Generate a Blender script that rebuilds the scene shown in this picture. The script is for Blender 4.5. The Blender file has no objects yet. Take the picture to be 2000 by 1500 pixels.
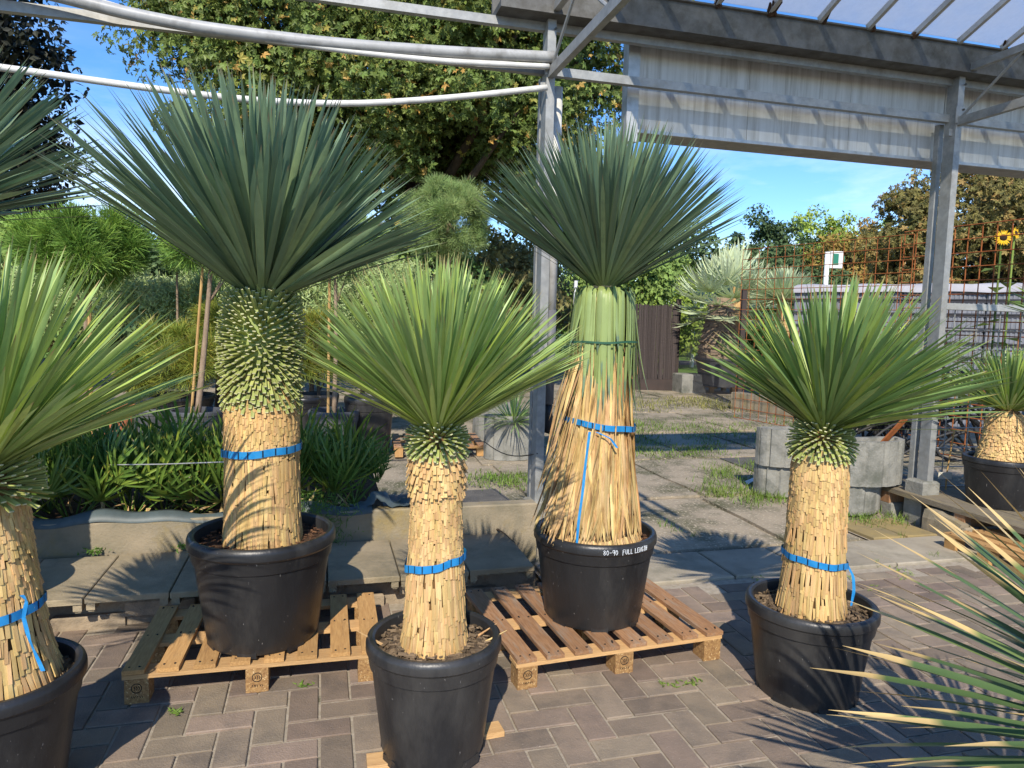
import bpy, math, random
import numpy as np
from mathutils import Matrix, Vector
R_ = math.radians
rng = np.random.default_rng(7)
random.seed(7)
scene = bpy.context.scene
col = scene.collection

# ------------------------------------------------------------------ camera
F, H, PITCH, ROLL = 1387.0, 1.5, 5.3, 1.45
CAMROT = Matrix.Rotation(R_(90 - PITCH), 3, 'X') @ Matrix.Rotation(R_(ROLL), 3, 'Z')
cd = bpy.data.cameras.new('camera'); cam = bpy.data.objects.new('camera', cd); col.objects.link(cam)
cam.location = (0, 0, H); cam.rotation_euler = CAMROT.to_euler()
cd.sensor_fit = 'HORIZONTAL'; cd.sensor_width = 36; cd.lens = 36 * F / 2000
cd.clip_start = 0.05; cd.clip_end = 2000
scene.camera = cam

# ------------------------------------------------------------------ world, sun, exposure
SUN_EL, SUN_AZ = 40.0, 3.5          # light travels away from the camera, slightly to the right
w = bpy.data.worlds.new('World'); scene.world = w; w.use_nodes = True
nt = w.node_tree; nt.nodes.clear()
wo = nt.nodes.new('ShaderNodeOutputWorld'); bg = nt.nodes.new('ShaderNodeBackground')
sky = nt.nodes.new('ShaderNodeTexSky'); sky.sky_type = 'NISHITA'; sky.sun_disc = False
sky.sun_elevation = R_(SUN_EL); sky.sun_rotation = R_(180 + SUN_AZ)
sky.altitude = 50; sky.air_density = 1.0; sky.dust_density = 0.1; sky.ozone_density = 3.0
bg.inputs['Strength'].default_value = 0.15
tc = nt.nodes.new('ShaderNodeTexCoord'); mp = nt.nodes.new('ShaderNodeMapping'); mp.inputs['Scale'].default_value = (1.0, 1.0, 3.6)
mp.inputs['Location'].default_value = (1.9, 0.3, 0.45)
nz = nt.nodes.new('ShaderNodeTexNoise'); nz.inputs['Scale'].default_value = 2.6; nz.inputs['Detail'].default_value = 8; nz.inputs['Roughness'].default_value = .6
rp = nt.nodes.new('ShaderNodeValToRGB'); rp.color_ramp.elements[0].position = .44; rp.color_ramp.elements[1].position = .74
sp = nt.nodes.new('ShaderNodeSeparateXYZ'); hr = nt.nodes.new('ShaderNodeMapRange')
hr.inputs[1].default_value = .34; hr.inputs[2].default_value = .1; hr.inputs[3].default_value = 0.0; hr.inputs[4].default_value = .85
mu = nt.nodes.new('ShaderNodeMath'); mu.operation = 'MULTIPLY'
mx = nt.nodes.new('ShaderNodeMix'); mx.data_type = 'RGBA'; mx.inputs[7].default_value = (7.2, 7.5, 8.0, 1)
hs = nt.nodes.new('ShaderNodeHueSaturation'); hs.inputs['Saturation'].default_value = 1.24
L = nt.links.new
L(tc.outputs['Generated'], mp.inputs['Vector']); L(mp.outputs[0], nz.inputs['Vector']); L(nz.outputs[0], rp.inputs[0])
L(tc.outputs['Generated'], sp.inputs[0]); L(sp.outputs['Z'], hr.inputs[0]); L(rp.outputs[0], mu.inputs[0]); L(hr.outputs[0], mu.inputs[1])
tn = nt.nodes.new('ShaderNodeMix'); tn.data_type = 'RGBA'; tn.blend_type = 'MULTIPLY'; tn.inputs[0].default_value = 1; tn.inputs[7].default_value = (.80, .87, 1.02, 1)
L(sky.outputs[0], hs.inputs['Color']); L(hs.outputs[0], tn.inputs[6]); L(tn.outputs[2], mx.inputs[6]); L(mu.outputs[0], mx.inputs[0]); L(mx.outputs[2], bg.inputs['Color']); L(bg.outputs[0], wo.inputs[0])
sd = bpy.data.lights.new('sun', 'SUN'); sd.energy = 4.0; sd.angle = R_(0.53); sd.color = (1.0, .92, .79)
sun = bpy.data.objects.new('sun', sd); col.objects.link(sun); sun.location = (0, -20, 20)
sdir = Vector((math.sin(R_(SUN_AZ)) * math.cos(R_(SUN_EL)), math.cos(R_(SUN_AZ)) * math.cos(R_(SUN_EL)), -math.sin(R_(SUN_EL))))
sun.rotation_euler = sdir.to_track_quat('-Z', 'Y').to_euler()
vs = scene.view_settings; vs.view_transform = 'Standard'; vs.look = 'None'; vs.exposure = 0.54; vs.gamma = 1; vs.use_curve_mapping = False
scene.cycles.max_bounces = 8; scene.cycles.transparent_max_bounces = 16

# ------------------------------------------------------------------ pixel helpers (photo is 2000 x 1500)
CR = np.array(CAMROT); CP = np.array([0, 0, H])
def ray(px, py): return CR @ np.array([(px - 1000) / F, -(py - 750) / F, -1.0])
def P(px, py, z=0.0):
    d = ray(px, py); return CP + d * (z - H) / d[2]
def D(px, py, y):
    d = ray(px, py); return CP + d * y / d[1]
# yard grid: u runs along the row of greenhouse posts, v away from the camera
YAW = R_(15); UX = np.array([math.cos(YAW), math.sin(YAW), 0]); VX = np.array([-math.sin(YAW), math.cos(YAW), 0]); ORG = np.array([.182, 4.658, 0])
def G(u, v, z=0.0): return ORG + UX * u + VX * v + np.array([0, 0, z])
def onV(px, py, v):
    d = ray(px, py); t = (v - (CP - ORG) @ VX) / (d @ VX); p = CP + d * t
    return (p - ORG) @ UX, p[2]
GRID = np.array([[UX[0], VX[0], 0], [UX[1], VX[1], 0], [0, 0, 1.0]])

# ------------------------------------------------------------------ geometry
class Geo:
    def __init__(s, V=None, Fc=None, uv=None):
        s.V = [] if V is None else [np.asarray(V, float)]
        s.n = 0 if V is None else len(V)
        s.lo = []; s.ct = []; s.uv = []
        if Fc is not None: s._f(Fc, uv, 0)
    def _f(s, Fc, uv, off):
        for i, f in enumerate(Fc):
            s.ct.append(np.array([len(f)])); s.lo.append(np.array(f) + off)
            s.uv.append(np.array(uv[i], float) if uv is not None else np.zeros((len(f), 2)))
    def add(s, V, Fc, uv=None):
        o = s.n; s.V.append(np.asarray(V, float)); s.n += len(V); s._f(Fc, uv, o); return s
    def arrays(s):
        s.V = [np.concatenate(s.V)]; s.lo = [np.concatenate(s.lo)]; s.ct = [np.concatenate(s.ct)]; s.uv = [np.concatenate(s.uv)]
        return s.V[0], s.lo[0], s.ct[0], s.uv[0]
    def merge(s, g):
        V, lo, ct, uv = g.arrays(); s.V.append(V); s.lo.append(lo + s.n); s.ct.append(ct); s.uv.append(uv); s.n += len(V); return s
    def scatter(s, g, A, T):            # many transformed copies of g: A (N,3,3), T (N,3)
        V, lo, ct, uv = g.arrays(); N = len(T)
        if N == 0: return s
        W = np.einsum('nij,kj->nki', A, V) + T[:, None, :]
        s.V.append(W.reshape(-1, 3)); s.lo.append((lo[None, :] + (np.arange(N) * len(V))[:, None]).ravel() + s.n)
        s.ct.append(np.tile(ct, N)); s.uv.append(np.tile(uv, (N, 1))); s.n += N * len(V); return s
    def xf(s, A=None, T=None):
        V = s.arrays()[0]
        if A is not None: V = V @ np.asarray(A).T
        if T is not None: V = V + np.asarray(T)
        s.V = [V]; return s
    # --- shapes
    def box(s, c, d, A=None, cham=0.0):
        x, y, z = [q / 2 for q in d]
        if cham:
            e = cham; V = []
            for zz, k in ((-z, 0), (z - e, 0), (z, e)):
                V += [(-x + k, -y + k, zz), (x - k, -y + k, zz), (x - k, y - k, zz), (-x + k, y - k, zz)]
            Fc = [(3, 2, 1, 0), (8, 9, 10, 11)] + [(a + i, a + (i + 1) % 4, a + 4 + (i + 1) % 4, a + 4 + i) for a in (0, 4) for i in range(4)]
        else:
            V = [(-x, -y, -z), (x, -y, -z), (x, y, -z), (-x, y, -z), (-x, -y, z), (x, -y, z), (x, y, z), (-x, y, z)]
            Fc = [(3, 2, 1, 0), (4, 5, 6, 7), (0, 1, 5, 4), (1, 2, 6, 5), (2, 3, 7, 6), (3, 0, 4, 7)]
        V = np.array(V)
        if A is not None: V = V @ np.asarray(A).T
        return s.add(V + np.asarray(c), Fc)
    def tube(s, pts, r, seg=8, cap=True):
        pts = np.asarray(pts, float); n = len(pts); r = np.broadcast_to(np.asarray(r, float), (n,))
        tg = np.gradient(pts, axis=0); tg /= np.linalg.norm(tg, axis=1)[:, None] + 1e-9
        up = np.array([0, 0, 1.0]) if abs(tg[0][2]) < .9 else np.array([1.0, 0, 0])
        V = []
        for i in range(n):
            a = np.cross(tg[i], up); a /= np.linalg.norm(a) + 1e-9; b = np.cross(a, tg[i]); up = b
            for k in range(seg):
                t = 2 * math.pi * k / seg; V.append(pts[i] + r[i] * (a * math.cos(t) + b * math.sin(t)))
        Fc = [(i * seg + k, i * seg + (k + 1) % seg, (i + 1) * seg + (k + 1) % seg, (i + 1) * seg + k) for i in range(n - 1) for k in range(seg)]
        uv = [[(k / seg, i / n), ((k + 1) / seg, i / n), ((k + 1) / seg, (i + 1) / n), (k / seg, (i + 1) / n)] for i in range(n - 1) for k in range(seg)]
        if cap:
            Fc += [tuple(range(seg - 1, -1, -1)), tuple(range((n - 1) * seg, n * seg))]; uv += [[(0, 0)] * seg] * 2
        return s.add(V, Fc, uv)
    def lathe(s, prof, seg=48, c=(0, 0, 0), wob=None):
        V = []; n = len(prof)
        for i, (r, z) in enumerate(prof):
            for k in range(seg):
                t = 2 * math.pi * k / seg; q = r * (wob(t, i) if wob else 1)
                V.append((c[0] + q * math.cos(t), c[1] + q * math.sin(t), c[2] + z))
        Fc = [(i * seg + k, i * seg + (k + 1) % seg, (i + 1) * seg + (k + 1) % seg, (i + 1) * seg + k) for i in range(n - 1) for k in range(seg)]
        return s.add(V, Fc)
    def bar(s, a, b, w_, h_):           # square bar from a to b (h_ is the near-vertical side)
        a = np.asarray(a, float); b = np.asarray(b, float); t = b - a; l = np.linalg.norm(t); t /= l
        up = np.array([0, 0, 1.0]) if abs(t[2]) < .95 else VX
        x = np.cross(t, up); x /= np.linalg.norm(x); y = np.cross(x, t)
        return s.box((a + b) / 2, (w_, h_, l), np.stack([x, y, t], 1))

def mesh_of(name, g, smooth=False):
    V, lo, ct, uv = g.arrays(); me = bpy.data.meshes.new(name)
    me.vertices.add(len(V)); me.vertices.foreach_set('co', V.astype(np.float32).ravel())
    me.loops.add(len(lo)); me.loops.foreach_set('vertex_index', lo.astype(np.int32))
    me.polygons.add(len(ct)); me.polygons.foreach_set('loop_start', np.concatenate([[0], np.cumsum(ct)[:-1]]).astype(np.int32))
    me.polygons.foreach_set('use_smooth', np.full(len(ct), bool(smooth)))
    ul = me.uv_layers.new(name='UVMap'); ul.data.foreach_set('uv', uv.astype(np.float32).ravel())
    me.update(calc_edges=True); me.validate()
    if not smooth: me.shade_flat()
    return me
def link(name, me, mat=None, parent=None, M=None):
    o = bpy.data.objects.new(name, me); col.objects.link(o)
    if mat and me and not me.materials: me.materials.append(mat)
    if parent: o.parent = parent
    if M is not None: o.matrix_basis = Matrix(M.tolist() if isinstance(M, np.ndarray) else M)
    return o
def obj(name, g, mat, parent=None, smooth=False, M=None, sharp=None):
    me = mesh_of(name, g, smooth)
    if smooth and sharp: me.set_sharp_from_angle(angle=R_(sharp))
    return link(name, me, mat, parent, M)
def tag(o, label, cat, group=None):
    o['label'] = label; o['category'] = cat
    if group: o['group'] = group
    return o
def struct(o): o['kind'] = 'structure'; return o
def stuff(o): o['kind'] = 'stuff'; return o
def thing(name, loc, label, cat, group=None, rotz=0):
    o = bpy.data.objects.new(name, None); col.objects.link(o); o.location = loc; o.rotation_euler = (0, 0, rotz); o.empty_display_size = .1
    return tag(o, label, cat, group)
def m4(A, T):
    M = np.eye(4); M[:3, :3] = A; M[:3, 3] = T; return M
def pieces(parent, name, protos, idx, A, T, key, mats, limit=300, world=False, smooth=False, restname=None):
    """top `limit` by key become objects sharing meshes, the rest ONE part of kind stuff"""
    A = np.asarray(A); T = np.asarray(T); idx = np.asarray(idx); order = np.argsort(-np.asarray(key))
    mats = mats if isinstance(mats, list) else [mats] * len(protos)
    mes = []
    for g, m in zip(protos, mats):
        me = mesh_of(name, g, smooth); me.materials.append(m); mes.append(me)
    top = order[:limit]; rest = order[limit:]
    for i in top: link(name, mes[idx[i]], None, parent, m4(A[i], T[i]))
    if len(rest):
        um = []
        for m in mats:
            if m not in um: um.append(m)
        for m in um:
            g = Geo()
            for k, pg in enumerate(protos):
                if mats[k] is m:
                    s_ = rest[idx[rest] == k]
                    if len(s_): g.scatter(pg, A[s_], T[s_])
            if g.n: stuff(obj(restname or name, g, m, parent, smooth))

def rotz(a): c, s = math.cos(a), math.sin(a); return np.array([[c, -s, 0], [s, c, 0], [0, 0, 1.0]])
def rotx(a): c, s = math.cos(a), math.sin(a); return np.array([[1, 0, 0], [0, c, -s], [0, s, c]])
def roty(a): c, s = math.cos(a), math.sin(a); return np.array([[c, 0, s], [0, 1, 0], [-s, 0, c]])
def frames(Z, N, twist=None):
    """(n,3,3) frames: column 2 along Z, column 1 as near N as possible"""
    Z = Z / (np.linalg.norm(Z, axis=1)[:, None] + 1e-9); X = np.cross(N, Z); X /= np.linalg.norm(X, axis=1)[:, None] + 1e-9; Y = np.cross(Z, X)
    if twist is not None:
        c = np.cos(twist)[:, None]; s = np.sin(twist)[:, None]; X, Y = X * c + Y * s, Y * c - X * s
    return np.stack([X, Y, Z], 2)

# ------------------------------------------------------------------ materials
def mix(nt, a, b, f, mode='MIX'):
    m = nt.nodes.new('ShaderNodeMix'); m.data_type = 'RGBA'; m.blend_type = mode
    for s, v in ((6, a), (7, b), (0, f)):
        if isinstance(v, (tuple, float, int)): m.inputs[s].default_value = (*v, 1) if isinstance(v, tuple) else v
        else: nt.links.new(v, m.inputs[s])
    return m.outputs[2]
def noise(nt, vec, scale, detail=6, rough=.6, dist=0):
    n = nt.nodes.new('ShaderNodeTexNoise'); n.inputs['Scale'].default_value = scale; n.inputs['Detail'].default_value = detail; n.inputs['Roughness'].default_value = rough; n.inputs['Distortion'].default_value = dist
    nt.links.new(vec, n.inputs['Vector']); return n.outputs[0]
def ramp(nt, x, a, b, va=0.0, vb=1.0):
    r = nt.nodes.new('ShaderNodeMapRange'); r.inputs[1].default_value = a; r.inputs[2].default_value = b; r.inputs[3].default_value = va; r.inputs[4].default_value = vb
    nt.links.new(x, r.inputs[0]); return r.outputs[0]
def math_(nt, op, a, b):
    m = nt.nodes.new('ShaderNodeMath'); m.operation = op
    for i, v in enumerate((a, b)):
        if isinstance(v, (int, float)): m.inputs[i].default_value = v
        else: nt.links.new(v, m.inputs[i])
    return m.outputs[0]
def rand01(nt):
    oi = nt.nodes.new('ShaderNodeObjectInfo'); ge = nt.nodes.new('ShaderNodeNewGeometry')
    return math_(nt, 'FRACT', math_(nt, 'ADD', oi.outputs['Random'], ge.outputs['Random Per Island']), 0.0)
def mat(name, c1, c2=None, scale=4, rough=.75, bump=0.0, bscale=60, spec=.3, rnd=0.0, hue=0.0, metal=0, stretch=(1, 1, 1), coords='pos', c3=None, s3=1.3, lo3=.5, hi3=.7, speck=None, transl=0.0, lo=.35, hi=.65, rmix=None):
    m = bpy.data.materials.new(name); m.use_nodes = True; nt = m.node_tree; b = nt.nodes['Principled BSDF']
    if coords == 'pos': vec = nt.nodes.new('ShaderNodeNewGeometry').outputs['Position']
    else: vec = nt.nodes.new('ShaderNodeTexCoord').outputs['Object' if coords == 'obj' else 'UV']
    mp = nt.nodes.new('ShaderNodeMapping'); mp.inputs['Scale'].default_value = stretch; nt.links.new(vec, mp.inputs['Vector'])
    r = rand01(nt)
    if coords == 'obj':
        cx = nt.nodes.new('ShaderNodeCombineXYZ'); k = math_(nt, 'MULTIPLY', r, 37.0)
        nt.links.new(k, cx.inputs[0]); nt.links.new(k, cx.inputs[1]); nt.links.new(k, cx.inputs[2]); nt.links.new(cx.outputs[0], mp.inputs['Location'])
    v = mp.outputs[0]
    c = c1
    if c2: c = mix(nt, c1, c2, ramp(nt, noise(nt, v, scale), lo, hi))
    if rmix: c = mix(nt, c, rmix[0], ramp(nt, r, rmix[1], rmix[2], 0, rmix[3]))
    if c3: c = mix(nt, c, c3, ramp(nt, noise(nt, v, s3, 8, .7), lo3, hi3))
    if speck:                                   # (colour, scale, threshold)
        c = mix(nt, c, speck[0], ramp(nt, noise(nt, v, speck[1], 2, .5), speck[2], speck[2] + .03))
    if rnd or hue:
        h = nt.nodes.new('ShaderNodeHueSaturation')
        nt.links.new(ramp(nt, r, 0, 1, 1 - rnd, 1 + rnd), h.inputs['Value'])
        if hue: nt.links.new(ramp(nt, math_(nt, 'FRACT', math_(nt, 'MULTIPLY', r, 7.3), 0.0), 0, 1, .5 - hue, .5 + hue), h.inputs['Hue'])
        if isinstance(c, tuple): h.inputs['Color'].default_value = (*c, 1)
        else: nt.links.new(c, h.inputs['Color'])
        c = h.outputs[0]
    if isinstance(c, tuple): b.inputs['Base Color'].default_value = (*c, 1)
    else: nt.links.new(c, b.inputs['Base Color'])
    b.inputs['Roughness'].default_value = rough; b.inputs['Specular IOR Level'].default_value = spec; b.inputs['Metallic'].default_value = metal
    if bump:
        bp = nt.nodes.new('ShaderNodeBump'); bp.inputs['Strength'].default_value = bump; bp.inputs['Distance'].default_value = .01
        nt.links.new(noise(nt, v, bscale, 5, .65), bp.inputs['Height']); nt.links.new(bp.outputs[0], b.inputs['Normal'])
    if transl:
        t = nt.nodes.new('ShaderNodeBsdfTranslucent'); ms = nt.nodes.new('ShaderNodeMixShader'); ms.inputs[0].default_value = transl
        if isinstance(c, tuple): t.inputs[0].default_value = (*c, 1)
        else: nt.links.new(c, t.inputs[0])
        nt.links.new(b.outputs[0], ms.inputs[1]); nt.links.new(t.outputs[0], ms.inputs[2]); nt.links.new(ms.outputs[0], nt.nodes['Material Output'].inputs[0])
    return m
def leafmat(name, base, mid, tip, alt, altamt=.35, rnd=.25, rough=.42, spec=.4, transl=.12, tippos=.955, edge=None):
    """blade: uv.y runs from the base to the tip, uv.x across"""
    m = bpy.data.materials.new(name); m.use_nodes = True; nt = m.node_tree; b = nt.nodes['Principled BSDF']
    uvn = nt.nodes.new('ShaderNodeTexCoord'); s = nt.nodes.new('ShaderNodeSeparateXYZ'); nt.links.new(uvn.outputs['UV'], s.inputs[0])
    r = rand01(nt); t = s.outputs['Y']
    c = mix(nt, base, mid, ramp(nt, t, .02, .3))
    c = mix(nt, c, alt, ramp(nt, r, 1 - altamt, 1, 0, .9))
    pos = nt.nodes.new('ShaderNodeNewGeometry').outputs['Position']
    c = mix(nt, c, tuple(q * .78 for q in mid), ramp(nt, noise(nt, pos, 14, 3), .45, .7, 0, .5))
    if edge: c = mix(nt, c, edge, ramp(nt, math_(nt, 'ABSOLUTE', math_(nt, 'SUBTRACT', s.outputs['X'], .5), 0.0), .40, .5, 0, .8))
    c = mix(nt, c, tip, ramp(nt, math_(nt, 'ADD', t, math_(nt, 'MULTIPLY', r, .04)), tippos, tippos + .04))
    h = nt.nodes.new('ShaderNodeHueSaturation'); nt.links.new(c, h.inputs['Color'])
    nt.links.new(ramp(nt, math_(nt, 'FRACT', math_(nt, 'MULTIPLY', r, 11.7), 0.0), 0, 1, 1 - rnd, 1 + rnd), h.inputs['Value']); c = h.outputs[0]
    nt.links.new(c, b.inputs['Base Color']); b.inputs['Roughness'].default_value = rough; b.inputs['Specular IOR Level'].default_value = spec
    tr = nt.nodes.new('ShaderNodeBsdfTranslucent'); ms = nt.nodes.new('ShaderNodeMixShader'); ms.inputs[0].default_value = transl; nt.links.new(c, tr.inputs[0])
    nt.links.new(b.outputs[0], ms.inputs[1]); nt.links.new(tr.outputs[0], ms.inputs[2]); nt.links.new(ms.outputs[0], nt.nodes['Material Output'].inputs[0])
    return m
MT = {}
MT['ground'] = mat('soil ground', (.16, .12, .085), (.24, .19, .13), 2.5, .95, .6, 25, c3=(.07, .10, .03), s3=.6)
MT['sand'] = mat('joint sand', (.30, .25, .185), (.40, .345, .27), 30, .95, .5, 90, c3=(.05, .06, .025), s3=5, lo3=.60, hi3=.70)
MT['brick'] = mat('clay paver', (.272, .208, .152), (.212, .166, .125), 9, .85, .5, 140, rnd=.2, hue=.012, c3=(.13, .108, .09), s3=3.2, lo3=.5, hi3=.75, speck=((.36, .30, .24), 220, .68))
MT['slab'] = mat('weathered concrete slab', (.36, .29, .19), (.27, .22, .14), 5, .9, .5, 80, rnd=.10, c3=(.17, .15, .10), s3=4, lo3=.5, hi3=.72)
MT['wallc'] = mat('old mortar wall', (.36, .28, .19), (.25, .20, .14), 9, .95, .9, 35, c3=(.15, .12, .09), s3=6)
MT['kerb'] = mat('lichen concrete', (.33, .27, .185), (.22, .19, .13), 5, .9, .5, 70, c3=(.30, .22, .08), s3=3.5, lo3=.52, hi3=.75)
MT['yard'] = mat('dirty yard concrete', (.36, .295, .21), (.25, .21, .155), 1.6, .93, .6, 45, c3=(.115, .11, .06), s3=1.6, lo3=.46, hi3=.62, speck=((.46, .39, .28), 45, .60))
MT['asphalt'] = mat('grey asphalt', (.085, .08, .075), (.13, .12, .105), 8, .92, .6, 90, speck=((.3, .27, .22), 90, .68))
MT['strip'] = mat('pale concrete strip', (.37, .32, .24), (.28, .24, .18), 4, .9, .4, 70, rnd=.08, c3=(.20, .18, .13), s3=3)
MT['ochre'] = mat('ochre flagstone', (.34, .25, .10), (.26, .20, .10), 5, .9, .5, 60, c3=(.20, .17, .10), s3=3)
MT['conc'] = mat('grey concrete', (.30, .29, .25), (.20, .195, .17), 7, .92, .8, 60, c3=(.12, .125, .10), s3=3.5, lo3=.52, hi3=.7)
MT['lawn'] = mat('lawn', (.10, .19, .03), (.16, .26, .05), 1.5, .95, .5, 15)
MT['plastic'] = mat('black plastic pot', (.014, .014, .015), (.024, .024, .025), 5, .36, .15, 70, spec=.45, stretch=(1, 1, .35), c3=(.085, .08, .072), s3=3.0, lo3=.50, hi3=.88, speck=((.20, .19, .175), 120, .735))
MT['plasticold'] = mat('dusty grey pot', (.075, .078, .085), (.05, .052, .058), 6, .6, .1, 60, c3=(.13, .13, .125), s3=2.5)
MT['terra'] = mat('terracotta', (.45, .16, .07), (.38, .13, .06), 6, .8)
MT['soil'] = mat('potting soil', (.085, .045, .024), (.045, .026, .016), 30, .95, .9, 70, c3=(.15, .085, .045), s3=40, lo3=.55, hi3=.65, speck=((.5, .46, .4), 150, .72))
MT['soildry'] = mat('dry potting soil', (.14, .10, .065), (.08, .055, .035), 25, .95, .9, 70, c3=(.22, .17, .11), s3=30, lo3=.55, hi3=.68, speck=((.4, .33, .22), 130, .7))
MT['chip'] = mat('bark chip', (.14, .07, .035), (.07, .035, .02), 20, .9, rnd=.4)
MT['chipdry'] = mat('dry bark chip', (.22, .155, .095), (.12, .085, .05), 20, .9, rnd=.4)
MT['perlite'] = mat('perlite', (.7, .66, .58), rough=.9)
WK = dict(scale=14, rough=.8, bump=.35, bscale=30, coords='obj', stretch=(9, 9, 1), rnd=.16)
MT['wood'] = mat('pallet wood', (.53, .31, .12), (.41, .22, .08), c3=(.28, .16, .07), s3=6, lo3=.55, hi3=.75, **WK)
MT['woodold'] = mat('weathered pallet wood', (.40, .215, .105), (.27, .14, .068), c3=(.33, .25, .18), s3=5, lo3=.5, hi3=.68, **WK)
MT['woodpale'] = mat('pale sawn wood', (.58, .36, .16), (.48, .28, .12), c3=(.36, .20, .09), s3=5, lo3=.58, hi3=.75, **WK)
MT['chipblock'] = mat('pressed chip block', (.42, .25, .10), (.24, .125, .05), 70, .9, .7, 90, speck=((.58, .40, .2), 120, .63))
MT['woodgrey'] = mat('grey plank', (.24, .20, .14), (.16, .13, .09), c3=(.30, .24, .12), s3=5, **WK)
MT['nail'] = mat('nail stain', (.02, .016, .013), rough=.8)
MT['galv'] = mat('galvanised steel', (.37, .37, .35), (.28, .285, .275), 22, .5, .06, 40, spec=.4, metal=.3, c3=(.22, .21, .18), s3=4.5, lo3=.5, hi3=.75)
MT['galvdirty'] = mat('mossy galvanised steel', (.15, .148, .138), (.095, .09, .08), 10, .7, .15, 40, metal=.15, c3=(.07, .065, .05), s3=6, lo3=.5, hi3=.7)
MT['alu'] = mat('dull aluminium', (.55, .55, .53), (.44, .44, .42), 16, .45, .03, 40, metal=.5, c3=(.30, .28, .24), s3=5, lo3=.55, hi3=.75)
MT['panel'] = mat('weathered white sheet', (.70, .685, .63), (.58, .56, .50), 5, .6, .03, 20, spec=.3, stretch=(5, 5, .25), c3=(.36, .33, .27), s3=4, lo3=.48, hi3=.72)
MT['pipe'] = mat('grey plastic pipe', (.42, .42, .41), (.34, .34, .33), 9, .45, spec=.4, c3=(.22, .215, .20), s3=7, lo3=.5, hi3=.7)
MT['pipewhite'] = mat('white plastic pipe', (.70, .69, .65), (.58, .57, .53), 9, .45, spec=.4, c3=(.40, .38, .33), s3=6, lo3=.55, hi3=.75)
MT['pipedark'] = mat('dark grey pipe', (.16, .165, .175), (.12, .12, .13), 9, .5)
MT['black'] = mat('black plastic', (.012, .012, .013), rough=.45, spec=.4)
MT['hose'] = mat('dusty black hose', (.022, .022, .024), (.045, .044, .043), 8, .55, rnd=.3)
MT['blue'] = mat('blue ribbon', (.012, .22, .55), (.03, .28, .62), 30, .35, spec=.5, transl=.1)
MT['bluedark'] = mat('ribbon print', (.008, .02, .05), rough=.5)
MT['greentie'] = mat('green tie', (.03, .10, .06), rough=.5)
MT['straw'] = mat('pale straw leaf base', (.66, .45, .20), (.52, .33, .125), 5, .78, .25, 120, rnd=.22, hue=.012, stretch=(7, 7, .8), c3=(.37, .24, .11), s3=2.2, lo3=.52, hi3=.78)
MT['strawpale'] = mat('dried leaf', (.62, .44, .21), (.48, .30, .11), 6, .75, .2, 90, rnd=.32, hue=.015, stretch=(5, 5, 1), c3=(.22, .13, .06), s3=6, lo3=.55, hi3=.75)
MT['core'] = mat('trunk fibre', (.20, .11, .04), (.12, .065, .025), 20, .95, .5, 60)
MT['stub'] = mat('cut green leaf base', (.37, .40, .125), (.27, .31, .09), 10, .6, rnd=.22, hue=.012)
MT['stubend'] = mat('pale cut end', (.52, .50, .30), (.44, .42, .24), 30, .8)
MT['leafblue'] = leafmat('glaucous blade', (.26, .34, .12), (.165, .255, .16), (.30, .24, .14), (.31, .42, .20), .4, .26, .40, .5, .2, .975, edge=(.27, .33, .15))
MT['leafgreen'] = leafmat('yellow green blade', (.38, .45, .12), (.33, .46, .155), (.40, .31, .13), (.46, .57, .10), .45, .24, .42, .42, .22, .965, edge=(.40, .43, .12))
MT['leafmid'] = leafmat('mid green blade', (.31, .37, .09), (.22, .345, .115), (.42, .31, .13), (.40, .50, .08), .45, .26, .42, .42, .22, .965, edge=(.34, .37, .10))
MT['leaftip'] = leafmat('green blade with straw tip', (.14, .19, .06), (.10, .17, .06), (.66, .47, .20), (.17, .23, .07), .3, .2, .42, .4, .12, .80, edge=(.14, .16, .06))
MT['leafskirt'] = leafmat('folded green blade', (.30, .36, .09), (.28, .36, .12), (.15, .22, .13), (.25, .33, .13), .4, .2, .45, .4, .12, .85)
MT['fanpalm'] = leafmat('fan leaf', (.14, .22, .04), (.12, .21, .036), (.38, .34, .07), (.28, .34, .04), .3, .3, .38, .45, .22, .94)
MT['palmblue'] = leafmat('silver palm leaf', (.46, .52, .24), (.58, .66, .42), (.55, .5, .27), (.58, .62, .30), .3, .18, .5, .3, .2)
MT['maple'] = mat('maple leaf', (.205, .265, .065), (.13, .19, .042), 1.2, .5, rnd=.45, hue=.012, transl=.28, rmix=((.48, .27, .07), .88, 1.0, .85))
MT['darkleaf'] = mat('dark purple green leaf', (.020, .022, .012), (.014, .017, .009), 1.5, .6, rnd=.4, transl=.06)
MT['brownleaf'] = mat('russet leaf', (0.240, 0.112, 0.038), (0.150, 0.083, 0.030), 1.2, .6, rnd=.4, transl=.2, rmix=((.10, .11, .03), .6, .9, .8))
MT['olive'] = mat('olive leaf', (.44, .52, .24), (.29, .39, .12), 2.5, .5, rnd=.35, hue=.015, transl=.22)
MT['pine'] = mat('pine needle', (0.150, 0.270, 0.050), (0.240, 0.380, 0.060), 2.5, .55, rnd=.35, hue=.015, transl=.15)
MT['pineyellow'] = mat('yellowish pine needle', (.22, .30, .045), (.25, .27, .045), 3, .55, rnd=.3, transl=.15, rmix=((.44, .25, .03), .85, 1, .8))
MT['pinedull'] = mat('dull pine needle', (0.237, 0.367, 0.112), (0.351, 0.446, 0.160), 2.5, .55, rnd=.35, transl=.12, rmix=((.15, .10, .05), .8, 1, .7))
MT['fargreen'] = mat('distant dark foliage', (0.058, 0.099, 0.036), (0.091, 0.141, 0.050), .5, .7, rnd=.4, transl=.15)
MT['farmid'] = mat('distant green foliage', (0.170, 0.265, 0.064), (0.234, 0.330, 0.075), .5, .7, rnd=.4, transl=.18)
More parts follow.
